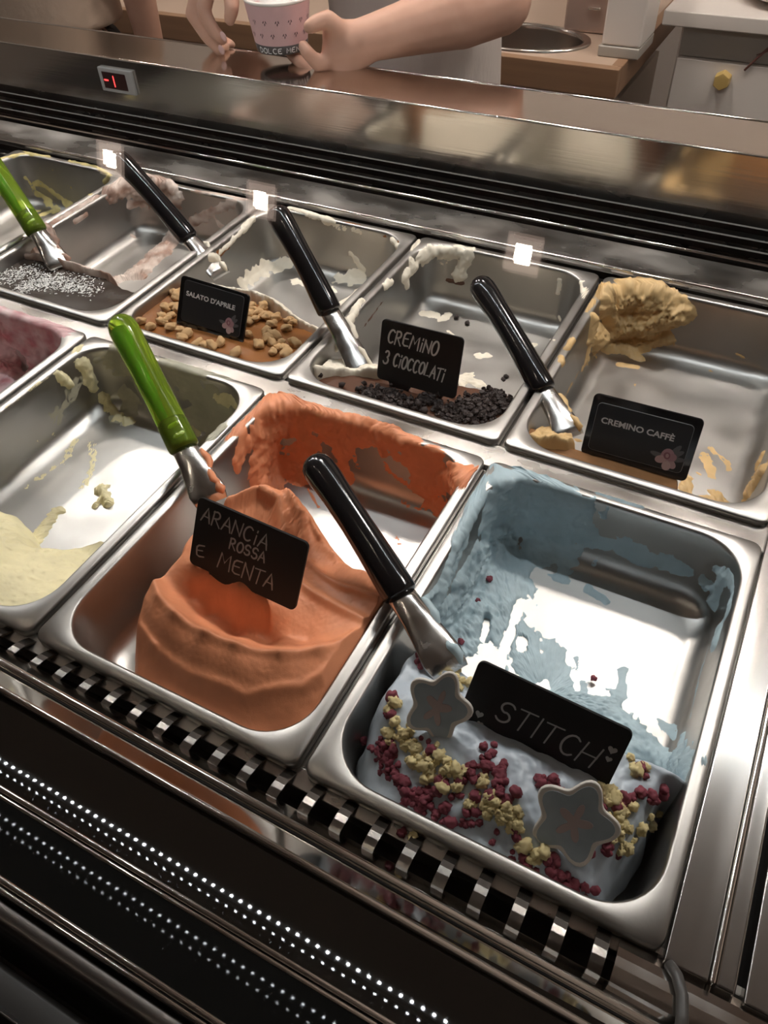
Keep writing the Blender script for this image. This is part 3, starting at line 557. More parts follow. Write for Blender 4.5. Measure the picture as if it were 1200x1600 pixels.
smear('wall_smear','I',GM['coffee'],[([(893,530),(885,545)],4,4),([(878,560),(876,570)],4,3),([(925,470),(915,485)],5,4),([(910,575),(920,560)],9,.8),([(1110,700),(1130,720),(1140,735)],6,.8),([(1100,710),(1115,745)],9,1),([(1195,735),(1170,775)],10,6),([(1185,730),(1195,710)],5,4),([(1105,785),(1120,780)],11,7),([(1075,750),(1070,765)],8,5),([(905,580),(870,640)],5,.8),([(1110,580),(1114,581)],3,1),([(865,650),(905,690)],3,3),([(1090,740),(1094,742)],3,1.5),([(1000,600),(980,605)],8,.6),([(1150,555),(1170,560)],3,.8)],parent=gI,step=.002,rag=.95,freq=110)

# ------------------------------------------------------------------ spatulas
def green_mat():
    m=mat('green_plastic',(.46,.70,.06),.1,0,.6,trans=.8); b=m.node_tree.nodes['Principled BSDF']; b.inputs['IOR'].default_value=1.3; return m
M['green']=green_mat(); M['green2']=mat('green_core',(.02,.30,.02),.3); M['olive']=mat('dark_green_clip',(.035,.06,.012),.25); M['lime']=mat('lime_pad',(.50,.66,.20),.35)
M['blade']=mat('blade_steel',(.62,.61,.59),.2,1,rnoise=(60,(1,1,1),.12,.3))
def spatula(lab,tip,top_px,L,joint,hm,green=False,smear_m=None,group='gelato spatulas',topdir=None):
    tip=np.array(tip,float)
    if topdir is not None: top=tip+L*np.array(topdir)/np.linalg.norm(topdir)
    else:
        d=ray(*top_px); w_=CC-tip; b=w_@d; c=w_@w_-L*L; s=-b+math.sqrt(max(0,b*b-c)); top=CC+s*d
    e=tag(empty('gelato_spatula',tuple(tip)),lab,'spatula',group); a=(top-tip)/L; J=tip+a*L*joint
    up=np.array([0,0,1.])-a*a[2]; up/=np.linalg.norm(up); side=np.cross(a,up); hl=L*(1-joint)
    ts=[0,.012,.03,.12,.3,.5,.68,.82,.9,.945,.975,.992,1.0]; rs=[.0108,.0126,.0131,.0130,.0122,.0116,.0119,.0129,.0131,.0121,.0094,.0055,.0008]
    if green: rs=[.0115,.0130,.0134,.0132,.0126,.0126,.0130,.0136,.0134,.0122,.0096,.0057,.0008]
    rs=[q*1.13 for q in rs]; pts=[J+a*hl*t+up*.004*math.sin(math.pi*t) for t in ts]
    h=tube('handle',pts,[(r,r*.92) for r in rs],hm,e,20,flat=side)
    bt=[-.02,.1,.3,.55,.8,1.0]; bp=[J-a*(L*joint)*t+up*(.003*math.sin(math.pi*min(1,max(0,t)))) for t in bt]
    tube('blade',bp,[(.0122,.0075),(.0124,.0072),(.0132,.0056),(.015,.0034),(.0175,.0016),(.015,.0008)],M['blade'],e,20,flat=side)
    if green:
        core=[J+a*hl*t+up*.004*math.sin(math.pi*t)-side*.004 for t in (.18,.4,.6,.8,.9)]; tube('core',core,[.003,.005,.006,.0075,.006],M['green2'],h,10)
        cl=[J+a*hl*t for t in (.0,.02,.17,.19)]; tube('clip',cl,[(.0130,.0122),(.0139,.0130),(.0139,.0130),(.0130,.0122)],M['olive'],h,20,flat=side)
        vw=CC-J; vw-=a*(vw@a); vw/=np.linalg.norm(vw); sd=np.cross(a,vw)
        for t,k in ((.055,.35),(.125,.15)):
            c_=J+a*hl*t+vw*.0128; q_=[c_+sd*.006*(x-.5)*2+sd*.001+a*.0016*x for x in (0,.15,.5,.85,1)]; tube('pad',q_,[(.0006,.0006),(.0022,.0016),(.0024,.0018),(.0022,.0016),(.0006,.0006)],M['lime'],h,10,flat=a)
    if smear_m is not None:     # gelato clinging to the blade
        V=[];F=[]; r=np.random.default_rng(int(tip[0]*1e4)%1000+5); n=14
        lo=J-a*(L*joint)*.15; hi=tip+a*.004
        P=[lo+(hi-lo)*t+up*.0015+side*(.0125+.002*math.sin(9*t))*(1 if t<.5 else .9) for t in np.linspace(0,1,12)]
        P=np.array(P)+r.normal(0,.0012,(12,3)); tube('clinging_gelato',P,np.r_[.001,r.uniform(.0022,.005,10),.001],smear_m,e,10)
    return e
spatula('black handled spatula standing in the pale blue gelato',(PX+.062,.118,.0),(487,716),.222,.33,M['black_gloss'],smear_m=GM['blue'])
spatula('black handled spatula leaning by the coffee gelato card',atz(893,684,-.025),(745,437),.222,.275,M['black_gloss'],smear_m=GM['coffee'])
spatula('black handled spatula leaning in the dark chocolate crumbs',atz(572,592,-.03),(428,325),.226,.39,M['black_gloss'],smear_m=GM['cream'])
spatula('black handled spatula leaning behind the caramel peanut card',atz(347,432,-.03),(180,242),.222,.31,M['black_gloss'],smear_m=GM['cream'])
spatula('translucent green handled spatula standing in the orange gelato',atz(332,786,.004),(184,497),.226,.275,M['green'],True,GM['orange'])
spatula('translucent green handled spatula resting in the coconut chocolate pan',atz(96,418,-.014),None,.222,.285,M['green'],True,GM['mocha'],topdir=(-.80,.33,.50))

# ------------------------------------------------------------------ name cards
def arc(cx,cy,rx,ry,a0,a1,n=12): return [(cx+rx*math.cos(math.radians(a0+(a1-a0)*i/n)),cy+ry*math.sin(math.radians(a0+(a1-a0)*i/n))) for i in range(n+1)]
LET={'A':[[(0,0),(.25,.5),(.5,1),(.75,.5),(1,0)],[(.15,.36),(.85,.34)]],'R':[[(.05,0),(.05,.5),(.03,.95)],[(0,.9)]+arc(.35,.74,.4,.24,90,-80)+[(.1,.47)],[(.3,.48),(.95,0)]],
 'N':[[(0,0),(.03,1),(.45,.5),(.9,0),(.95,.95)]],'C':[arc(.55,.5,.5,.5,50,310)],'O':[arc(.5,.5,.48,.5,100,460,18)],'S':[arc(.52,.74,.4,.26,30,260)+arc(.48,.26,.42,.26,80,-150)],
 'E':[[(.9,.98),(.3,.95),(.08,.8),(.05,.5),(.1,.15),(.4,.03),(.9,.06)],[(.06,.52),(.7,.55)]],'M':[[(0,0),(.12,1),(.5,.4),(.88,1),(1,0)]],'T':[[(0,.95),(1,1)],[(.5,.97),(.45,0)]],
 'H':[[(.1,1),(0,0)],[(1,1),(.9,0)],[(.05,.48),(.95,.52)]],'L':[[(.1,1),(.05,0),(.8,.03)]],'I':[[(.5,1),(.45,0)]],'i':[[(.5,0),(.5,.6)],[(.5,.86),(.52,.93)]],'3':[arc(.4,.75,.4,.25,150,-70)+arc(.4,.26,.5,.27,80,-150)],' ':[]}
class Card:
    def __init__(s,name,lab,px,yb,yt,bm_,thick=.003,grp='flavour name cards',tabw=.034,tabl=.03,tabx=.5,cat='sign'):
        tl,tr,br,bl=px; B0=aty(*bl,yb);B1=aty(*br,yb);T0=aty(*tl,yt);T1=aty(*tr,yt)
        s.U=(B1-B0)+(T1-T0); s.U/=np.linalg.norm(s.U); mid=(B0+B1)/2; V_=((T0+T1)/2-mid); V_-=s.U*(V_@s.U); s.h=np.linalg.norm(V_); s.V=V_/s.h; s.N=np.cross(s.U,s.V)
        s.w=(np.linalg.norm(B1-B0)+np.linalg.norm(T1-T0))/2; s.o=mid-s.U*s.w/2; s.e=tag(empty(name,tuple(mid)),lab,cat,grp)
        r=.005; w,h=s.w,s.h; out=[]
        for cx,cy,a0 in ((w-r,r,-90),(w-r,h-r,0),(r,h-r,90),(r,r,180)): out+=arc(cx,cy,r,r,a0,a0+90,5)
        s.plate('board',out,-thick,0,bm_,bevel=.0005)
        x0=w*tabx-tabw/2; s.plate('stalk',[(x0,.002),(x0+.004,-.006),(x0+.008,-tabl),(x0+tabw-.008,-tabl),(x0+tabw-.004,-.006),(x0+tabw,.002)],-thick,-.0004,bm_,bevel=.0003)
    def w3(s,u,v,n): return s.o+s.U*u+s.V*v+s.N*n
    def plate(s,name,out,n0,n1,m,bevel=0,parent=None):
        bm=bmesh.new(); a=[bm.verts.new(s.w3(u,v,n0)) for u,v in out]; b=[bm.verts.new(s.w3(u,v,n1)) for u,v in out]; k=len(out)
        bm.faces.new(a[::-1]); bm.faces.new(b)
        for i in range(k): bm.faces.new((a[i],a[(i+1)%k],b[(i+1)%k],b[i]))
        return bmobj(name,bm,m,parent or s.e,bevel=bevel)
    def uv(s,px,off=0):
        d=ray(*px); p=CC+d*(((s.o-CC)@s.N)/(d@s.N)); q=p-s.o; return np.array([q@s.U,q@s.V])
    def ribbon(s,lines,wd,V,F,n=.0005):
        for L in lines:
            L=np.array(L,float)
            if len(L)<2: continue
            T=np.gradient(L,axis=0); T/=np.linalg.norm(T,axis=1)[:,None]+1e-12; Nn=np.c_[-T[:,1],T[:,0]]; k=len(V); 
            for j,(p,t,q) in enumerate(zip(L,T,Nn)):
                p=p-(t*wd*.5 if j==0 else -t*wd*.5 if j==len(L)-1 else 0); f=.72 if j in (0,len(L)-1) else 1
                V.append(s.w3(*(p-q*wd/2*f),n)); V.append(s.w3(*(p+q*wd/2*f),n))
            F+=[(k+2*i,k+2*i+2,k+2*i+3,k+2*i+1) for i in range(len(L)-1)]
    def write(s,words,wd,m,slant=.12):     # words: text, baseline start and end pixel, capital top pixel
        V=[];F=[]
        for text,p0,p1,pt in words:
            a,b=s.uv(p0),s.uv(p1); h=abs((s.uv(pt)-a)[1]) if pt is not None else .01; ex=(b-a); ln=np.linalg.norm(ex); ex/=ln; ey=np.array([-ex[1],ex[0]])
            wid=np.array([{' ':.6,'i':.45,'I':.35,'M':1.2}.get(c,.9) for c in text]); cell=ln/wid.sum(); x=0
            for c,wc in zip(text,wid):
                lw=wc*cell; g=lw*.82; r=np.random.default_rng(ord(c)+int(x*1e5)); hh=h*r.uniform(.94,1.06); dy=r.uniform(-.04,.04)*h
                s.ribbon([[a+ex*(x+lw*.09+u*g+slant*v*hh)+ey*(v*hh+dy) for u,v in L] for L in LET[c]],wd,V,F); x+=lw
        o=pymesh('lettering',V,F,m,s.e,smooth=False); return o
    def printed(s,text,p0,p1,hpx,m,boldness=.03):
        cu=bpy.data.curves.new('lettering','FONT'); cu.body=text; cu.size=1; cu.offset=boldness; ob=bpy.data.objects.new('t',cu); COL.objects.link(ob); bpy.context.view_layer.update()
        me=bpy.data.meshes.new_from_object(ob.evaluated_get(bpy.context.evaluated_depsgraph_get())); bpy.data.objects.remove(ob)
        V=np.array([v.co[:] for v in me.vertices]); F=[tuple(p.vertices) for p in me.polygons]; a,b=s.uv(p0),s.uv(p1); ex=b-a; ln=np.linalg.norm(ex); ex/=ln; ey=np.array([-ex[1],ex[0]]); W=V[:,0].max(); k=ln/W
        W3=[s.w3(*(a+ex*v[0]*k+ey*v[1]*hpx/.7),.0016) for v in V]; return pymesh('lettering',W3,F,m,s.e,smooth=False)
    def heart(s,px,sz,m):
        c=s.uv(px); t=np.linspace(0,2*math.pi,20,endpoint=False); pts=[(c[0]+sz*(16*math.sin(a)**3)/17,c[1]+sz*(13*math.cos(a)-5*math.cos(2*a)-2*math.cos(3*a)-math.cos(4*a))/17) for a in t]; s.plate('heart',pts,0,.0004,m)
    def card(s,px,m,edge_m):
        P=[s.uv(p) for p in px]; lo=np.min(P,0); hi=np.max(P,0); x0=max((P[0][0]+P[3][0])/2,.004); x1=min((P[1][0]+P[2][0])/2,s.w-.004); y0=max((P[2][1]+P[3][1])/2,.004); y1=min((P[0][1]+P[1][1])/2,s.h-.004); r=.004
        def rr(g): return [q for cx,cy,a0 in ((x1-r,y0+r,-90),(x1-r,y1-r,0),(x0+r,y1-r,90),(x0+r,y0+r,180)) for q in arc(cx,cy,r+g,r+g,a0,a0+90,5)]
        s.plate('card_border',rr(.0004),0,.0008,edge_m); s.plate('card',rr(0),.0004,.0012,m)
    def flower(s,px,R_):
        c=s.uv(px); g=mat('print_grey',(.13,.13,.14),.4); 
        for a,l in ((60,1.5),(40,1.3),(170,1.2),(10,1.2)):
            ca=(c[0]+R_*l*.7*math.cos(math.radians(a)),c[1]+R_*l*.7*math.sin(math.radians(a))); e=arc(0,0,R_*.75,R_*.25,0,360,14)[:-1]; ct,st=math.cos(math.radians(a)),math.sin(math.radians(a))
            s.plate('printed_leaf',[(ca[0]+x*ct-y*st,ca[1]+x*st+y*ct) for x,y in e],.0008,.00135,g)
        for i,(a,d_,r1,r2,col) in enumerate(((90,.25,.75,.6,(.50,.29,.33)),(200,.55,.5,.38,(.62,.42,.45)),(-40,.6,.55,.36,(.55,.38,.42)),(-80,.7,.45,.4,(.66,.5,.52)),(30,.45,.45,.4,(.45,.26,.30)),(100,.3,.35,.3,(.30,.12,.16)),(95,.3,.2,.15,(.56,.36,.38)))):
            ca=(c[0]+R_*d_*math.cos(math.radians(a)),c[1]+R_*d_*math.sin(math.radians(a))); ct,st=math.cos(math.radians(a)),math.sin(math.radians(a))
            s.plate('printed_petal',[(ca[0]+x*ct-y*st,ca[1]+x*st+y*ct) for x,y in arc(0,0,R_*r1,R_*r2,0,360,16)[:-1]],.0008,.0014+.00003*i,mat('print_petal',col,.4))
c=Card('name_card','black board lettered ARANCIA ROSSA E MENTA stuck in orange gelato',((305,772),(477,848),(460,955),(295,880)),.11,.138,M['black_board'],tabx=.42,tabw=.05)
c.write([('ARANCiA',(313,811),(418,859),(318,789)),('ROSSA',(357,856),(414,879),(359,840)),('E',(305,868),(321,872),(307,850)),('MENTA',(338,884),(427,922),(341,861))],.0016,M['chalkd'])
c=Card('name_card','black board with one chalked word and four hearts standing in blue gelato',((745,1028),(985,1142),(943,1245),(710,1130)),.078,.106,M['black_board'],tabx=.5,tabw=.05,tabl=.02)
c.write([('STITCH',(768,1118),(926,1200),(774,1085))],.0016,M['chalkd'])
for p,z in (((749,1116),.0032),((750,1131),.0025),((957,1172),.0034),((951,1186),.0025)): c.heart(p,z,M['chalkd'])
c=Card('name_card','black board lettered CREMINO 3 CIOCCOLATI standing in chocolate crumbs',((598,498),(724,528),(712,625),(587,590)),.44,.461,M['black_board'],tabx=.3,tabw=.03,tabl=.02)
c.write([('CREMiNO',(604,533),(683,557),(606,512)),('3 CiOCCOLATi',(598,566),(693,596),(600,547))],.0021,M['chalk'])
c=Card('name_card','black holder with printed card SALATO D\'APRILE among peanuts',((283,428),(390,462),(378,541),(275,510)),.43,.459,M['black_gloss'],tabx=.5,tabw=.04,tabl=.015)
c.card(((291,432),(382,460),(374,529),(283,498)),M['black_card'],mat('card_edge_dim',(.10,.10,.10),.4)); c.printed("SALATO D'APRILE",(292,461),(368,485),.0055,M['print']); c.flower((358,508),.009)
c=Card('name_card','black holder with printed card CREMINO CAFFÈ beside coffee gelato',((930,615),(1100,655),(1072,755),(905,706)),.42,.44,M['black_gloss'],tabx=.5,tabw=.046,tabl=.012)
c.card(((937,627),(1085,667),(1063,741),(919,698)),M['black_card'],mat('card_edge',(.45,.45,.45),.4)); c.printed("CREMINO CAFFÈ",(939,659),(1053,689),.0058,M['print']); c.flower((1042,716),.0105)

# ------------------------------------------------------------------ sugar toppers: plain plaques (the printed figure is left out)
def topper(lab,pc,yb,wd,hg,lean,roll):
    base=on_mass('D',HD,*pc); e=tag(empty('sugar_topper',tuple(base)),lab,'topper','sugar toppers in the blue gelato')
    U=np.array([math.cos(roll),0,-math.sin(roll)*.6]); U/=np.linalg.norm(U); V_=np.array([math.sin(roll)*.5,math.sin(lean),math.cos(lean)]); V_-=U*(V_@U); V_/=np.linalg.norm(V_); N=np.cross(U,V_); o=base+N*.004
    def plate(name,sc,n0,n1,m,bev):
        pts=[]
        for i in range(60): a=2*math.pi*i/60+math.pi/2; k_=(1+.17*math.cos(5*(a-math.pi/2)))/1.17; pts.append((math.cos(a)*(wd*.56*k_-sc),math.sin(a)*(hg*.56*k_-sc)+hg*.42))
        bm=bmesh.new(); A=[bm.verts.new(o+U*x+V_*y+N*n0) for x,y in pts]; B=[bm.verts.new(o+U*x+V_*y+N*n1) for x,y in pts]; bm.faces.new(A[::-1]); bm.faces.new(B)
        for i in range(60): bm.faces.new((A[i],A[(i+1)%60],B[(i+1)%60],B[i]))
        bmobj(name,bm,m,e,bevel=bev)
    plate('sugar_plate',0,-.0035,0,M['sugar'],.0011); plate('coloured_face',.0036,-.001,.0003,M['slate'],.0002); plate('centre_spot',wd*.33,-.0005,.0007,M['spot'],.0002)
M['sugar']=mat('sugar_white',(.80,.76,.70),.4); M['spot']=mat('grey_pink_print',(.50,.40,.39),.4); M['slate']=mat('slate_blue_print',(.30,.36,.41),.3,noise=(60,(1,1,1),[(.3,(.33,.40,.455)),(.7,(.43,.51,.56))]))
topper('plain slate blue sugar topper with white rim leaning by the spatula blade',(668,1142),.08,.044,.052,math.radians(35),.25)
topper('plain slate blue sugar topper with white rim leaning below the chalk board',(872,1326),.08,.052,.056,math.radians(40),.3)

# ------------------------------------------------------------------ toppings
def blob_mesh(name,m,seed,sub=2,amp=.35,freq=3.2,clus=0,sq=(1,1,1)):
    r=np.random.default_rng(seed); bm=bmesh.new(); bmesh.ops.create_icosphere(bm,subdivisions=sub,radius=1)
    V=np.array([v.co[:] for v in bm.verts]); n=fbm(V+seed*7.3,freq*.5,2)
    if clus:     # lumps like a berry
        C=r.normal(size=(clus,3)); C/=np.linalg.norm(C,axis=1)[:,None]; d=np.min(np.linalg.norm(V[:,None]-C[None],axis=2),1); rad=1.05-.55*np.clip(d,0,1)+amp*n*.6
    else: rad=1+amp*n
    V=V*rad[:,None]*np.array(sq)
    for v,c in zip(bm.verts,V): v.co=c
    me=bpy.data.meshes.new(name); bm.to_mesh(me); bm.free(); me.materials.append(m); me.polygons.foreach_set('use_smooth',[True]*len(me.polygons)); return me
M['berry']=mat('dried_raspberry',(.20,.028,.048),.6,noise=(300,(1,1,1),[(.3,(.11,.013,.026)),(.7,(.32,.06,.09))]),bump=[(1500,(1,1,1),.4,.001)])
M['crumble']=mat('pale_crumble',(.76,.64,.33),.65,noise=(250,(1,1,1),[(.3,(.62,.49,.21)),(.7,(.86,.75,.43))]),bump=[(900,(1,1,1),.4,.001)])
M['peanut']=mat('sugared_peanut',(.66,.40,.17),.5,noise=(180,(1,1,1),[(.3,(.46,.23,.075)),(.7,(.84,.57,.29))]),bump=[(500,(1,1,1),.5,.0015)])
M['choccrumb']=mat('dark_crumb',(.030,.017,.014),.6,bump=[(900,(1,1,1),.5,.001)])
BER=[blob_mesh('raspberry_crumb',M['berry'],i,3,.55,3.2,26) for i in range(4)]; CRU=[blob_mesh('biscuit_crumb',M['crumble'],i+20,3,.6,5.5,0) for i in range(4)]
NUT=[blob_mesh('peanut',M['peanut'],i+40,3,.42,4.2,0,(1.25,.95,.8)) for i in range(5)]; CHK=[blob_mesh('chocolate_chunk',M['choccrumb'],i+60,1,.6,3.) for i in range(3)]
def put(name,me,p,s,lab,cat,grp,r):
    o=bpy.data.objects.new(name,me); COL.objects.link(o); o.location=p; o.scale=(s*r.uniform(.85,1.15),s*r.uniform(.85,1.15),s*r.uniform(.8,1.05)); o.rotation_euler=(r.uniform(-.5,.5),r.uniform(-.5,.5),r.uniform(0,6.28)); return tag(o,lab,cat,grp)
def crop4(l): return [(540+x/2.143,980+y/2.143) for x,y in l]
r=np.random.default_rng(11)
def strew(name,mes,pts,per,jit,smin,smax,lab,cat,grp,cap=300):
    n=0
    for (u,v),k in pts:
        for i in range(int(k*1.75+.3)):
            uu,vv=u+r.normal(0,jit),v+r.normal(0,jit); p=on_mass('D',HD,uu,vv); l=p-PANS['D']
            if p[2]<-.045 or l[1]<.014: continue
            s=r.uniform(smin,smax)*(1 if i<2 else .75); p=p+np.array([0,0,s*.35]); put(name,mes[r.integers(len(mes))],p,s,lab,cat,grp,r); n+=1
reds=[((110,400),4),((125,450),5),((165,500),6),((190,540),7),((230,570),6),((215,600),4),((265,560),4),((260,600),5),((310,640),4),((340,660),3),((400,670),3),((430,640),3),((425,570),2),((490,740),3),((545,775),4),((600,800),4),((690,800),4),((720,840),5),((760,870),5),((800,890),4),
    ((275,110),3),((250,120),2),((120,205),1),((150,240),2),((150,275),2),((80,385),2),((270,400),2),((410,470),4),((390,510),4),((380,570),2),((470,420),3),((470,480),4),((520,480),4),((520,540),4),((550,580),3),((690,530),4),((790,590),4),((840,600),5),((930,590),4),((985,550),2),((1030,565),2),((1075,555),1),((545,690),1),((575,715),1),((880,735),3),((780,770),1),((830,760),2),((300,560),2),((150,420),4),((140,480),4),((660,505),2),((1000,485),2),((320,520),2),((430,500),3),((500,560),3)]
strew('raspberry_crumb',BER,[(crop4([p])[0],k) for p,k in reds],1,6.5,.0024,.0052,'dark red dried raspberry crumb on the blue gelato','crumb','raspberry crumbs on the blue gelato')
yel=[((185,90),1),((315,150),3),((400,185),3),((180,270),2),((150,310),2),((160,365),5),((200,350),3),((220,390),5),((240,430),5),((225,470),5),((280,460),5),((320,440),3),((330,490),4),((370,480),3),((280,500),3),((450,525),3),((480,580),4),((500,605),6),((540,620),5),((560,655),6),((520,640),5),((470,620),3),((600,740),3),((640,770),3),((880,570),3),((905,620),4),((930,660),3),((910,700),3),((930,740),3),((955,620),2),((1005,660),1),((1040,640),1),((870,560),3),((355,540),2),((410,600),3),((960,470),2)]
strew('biscuit_crumb',CRU,[(crop4([p])[0],k) for p,k in yel],1,7,.0023,.0050,'pale yellow biscuit crumb on the blue gelato','crumb','biscuit crumbs on the blue gelato')
p=atz(628,1304,-.011); put('raspberry_crumb',BER[0],p+np.array([0,0,.003]),.0035,'dark red raspberry crumb fallen on the front grille edge','crumb',None,r)
p=atz(645,1311,-.011); put('biscuit_crumb',CRU[1],p+np.array([0,0,.003]),.0038,'yellow biscuit crumb fallen on the front grille edge','crumb',None,r)
for u,v in ((765,910),(745,945),(720,1010),(925,1066)):
    p=hit('D',u,v)+PANS['D']; put('raspberry_crumb',BER[r.integers(4)],p+np.array([0,0,.006]),.0032,'dark red raspberry crumb on the scraped steel behind the mound','crumb','raspberry crumbs behind the mound',r)
nuts=[(230,375),(240,395),(200,435),(232,430),(220,463),(185,465),(185,490),(100,488),(138,510),(220,510),(258,522),(283,537),(262,552),(325,572),(350,580),(380,585),(412,572),(470,615),(520,537),(563,578),(618,608),(672,612),(662,590),(705,575),(617,573),(650,570),(590,525),(625,542),(597,555),(668,515),(712,500),(680,485),(655,460),(630,475),(615,500),(580,465),(548,478),(610,435),(580,425),(545,445),(535,425),(522,490),(530,460),(640,590),(600,470),(560,455),(250,380),(245,440),(205,480),(640,450),(695,495),(575,440)]
for x,y in nuts:
    p=on_mass('G',HG,180+x/2.5,310+y/2.5); s=r.uniform(.0056,.0068); put('peanut',NUT[r.integers(5)],p+np.array([0,0,s*.55]),s,'golden sugared peanut lying on the caramel sauce','peanut','peanuts on the caramel sauce',r)
# dark crumbs: a dense scatter, plus single chunks
def dense(name,key,hf,pxs,n,size,m,jit,seed):
    rr=np.random.default_rng(seed); base=bmesh.new(); bmesh.ops.create_icosphere(base,subdivisions=1,radius=1); B=np.array([v.co[:] for v in base.verts]); BF=[tuple(v.index for v in f.verts) for f in base.faces]; base.free(); V=[];F=[]
    P=[on_mass(key,hf,*p) for p in pxs]
    for _ in range(n):
        p=P[rr.integers(len(P))]+np.r_[rr.normal(0,jit,2),0]; l=p-PANS[key]
        if not(.016<l[0]<.236 and .015<l[1]<.11): continue
        p[2]=float(hf(l[:1],l[1:2])[0]); 
        if p[2]<-.06: continue
        s=size*rr.uniform(.45,1.35); k=len(V); p=p+np.array([0,0,s*.4+abs(rr.normal(0,size*.8))]); V+= (B*s*(1+.45*rr.uniform(-1,1,(len(B),1)))+p).tolist(); F+=[tuple(i+k for i in f) for f in BF]
    return pymesh(name,V,F,m,None,smooth=False)
o=dense('chocolate_crumbs','H',HH,[(440+x/2.4,360+y/2.4) for x,y in ((330,615),(370,620),(410,625),(450,650),(520,650),(560,640),(600,680),(640,690),(680,670),(700,690),(730,660),(760,640),(800,620),(830,600),(850,620),(780,680),(720,710),(660,710),(820,650),(760,700),(690,650),(860,590),(790,610))],1500,.0024,M['choccrumb'],.0065,5)
tag(o,'heap of dark chocolate cookie crumbs on the brown sauce','crumbs',kind='stuff')
for u,v in ((714,500),(730,507)):
    p=hit('H',u,v)+PANS['H']; put('chocolate_chunk',CHK[r.integers(3)],p+np.array([0,0,.003]),.0036,'dark chocolate chunk lying alone on the bare steel floor','chunk','chocolate chunks on bare steel',r)
for x,y in ((145,550),(212,535),(228,590),(285,605),(520,650),(535,685),(395,650),(510,665),(830,570),(840,560)):
    p=on_mass('H',HH,440+x/2.4,360+y/2.4); put('chocolate_chunk',CHK[r.integers(3)],p+np.array([0,0,.004]),r.uniform(.0035,.0052),'dark chocolate chunk among the cookie crumbs','chunk','chocolate chunks among the crumbs',r)

# ------------------------------------------------------------------ servery behind the case
M['ctop']=mat('worktop_beige',(.42,.31,.235),.35); M['cedge']=mat('worktop_edge_wood',(.24,.135,.075),.45,noise=(8,(.3,1,6),[(.3,(.21,.115,.062)),(.7,(.27,.155,.088))])); M['cdoor']=mat('cabinet_beige',(.50,.42,.34),.5); M['cdoor2']=mat('cabinet_brown',(.34,.235,.155),.5)
M['white']=mat('white_paint',(.72,.66,.61),.45); M['whiteg']=mat('grey_base',(.38,.35,.31),.5); M['sinksteel']=mat('sink_steel',(.55,.5,.46),.2,1)
CY=1.655; CZ=-.05
SX,SY,SRX,SRY=-.245,1.79,.152,.098
# worktop with the sink cut-out
def worktop():
    bm=bmesh.new(); n=48; x0,x1,y0,y1=-2.4,.02,CY,2.35; top=[];bot=[];it=[];ib=[]
    for i in range(n):
        a=2*math.pi*i/n; ca,sa=math.cos(a),math.sin(a); k=min((x1-SX)/ca if ca>1e-6 else (x0-SX)/ca if ca<-1e-6 else 9e9,(y1-SY)/sa if sa>1e-6 else (y0-SY)/sa if sa<-1e-6 else 9e9)
        o=(SX+ca*k,SY+sa*k); q=(SX+SRX*.97*ca,SY+SRY*.97*sa)
        for L,p,z in ((top,o,CZ),(bot,o,CZ-.012),(it,q,CZ),(ib,q,CZ-.012)): L.append(bm.verts.new((*p,z)))
    for i in range(n):
        j=(i+1)%n
        for A,B in ((top,it),(it,ib),(ib,bot),(bot,top)): bm.faces.new((A[i],A[j],B[j],B[i]))
    # square corners
    return bm
wt=tag(empty('worktop',(-.9,2.,CZ)),'long beige worktop with thick wooden front edge holding a sink','worktop')
bmobj('top_panel',worktop(),M['ctop'],wt)
box('front_edge',(-2.4,CY-.004,CZ-.058),(.024,CY+.02,CZ+.0004),M['cedge'],wt,.002); box('side_edge',(.0,CY+.02,CZ-.058),(.024,2.35,CZ+.0004),M['cedge'],wt,.002)
for k,(x0,x1,m,lab) in enumerate(((-.62,-.02,M['cdoor'],'beige cabinet unit below the sink worktop'),(-1.25,-.64,M['cdoor2'],'brown cabinet unit below the worktop next to the beige one'),(-1.88,-1.27,M['cdoor2'],'brown cabinet unit below the far end of the worktop'))):
    e=tag(empty('cabinet_unit',((x0+x1)/2,2.0,FLOOR)),lab,'cabinet','cabinet units under the worktop'); box('carcass',(x0,CY+.03,FLOOR),(x1,2.3,CZ-(.06 if k else .14)),m,e,.002)
    d=box('door',(x0+.02,CY+.012,FLOOR+.1),(x1-.03,CY+.03,CZ-.075),m,e,.003); box('rail',(x0,CY+.02,CZ-.075),(x1,CY+.03,CZ-.06),M['cedge'],e,.001)
    box('stile',(x1-.026,CY+.014,FLOOR+.1),(x1,CY+.03,CZ-.06),M['cedge'],e,.002)
sk=tag(empty('sink',(SX,SY,CZ)),'oval stainless steel sink let into the worktop','sink')
def lathe_oval(name,prof,m,parent,n=40): 
    V=[(SX+r*SRX*math.cos(2*math.pi*j/n),SY+r*SRY*math.sin(2*math.pi*j/n),CZ+z) for r,z in prof for j in range(n)]; k=len(prof); F=[(i*n+j,i*n+(j+1)%n,(i+1)*n+(j+1)%n,(i+1)*n+j) for i in range(k-1) for j in range(n)]; return pymesh(name,V,F,m,parent)
lathe_oval('rim',[(1.07,.0005),(1.06,.005),(1.0,.006),(.95,.003),(.94,-.004)],M['sinksteel'],sk); lathe_oval('bowl',[(.94,-.004),(.92,-.06),(.85,-.10),(.6,-.12),(.12,-.125),(.0,-.125)],M['sinksteel'],sk)
fx,fy=atz(797,44,CZ)[:2]
fc=tag(empty('faucet',(fx,fy,CZ)),'chrome faucet standing behind the oval sink','faucet')
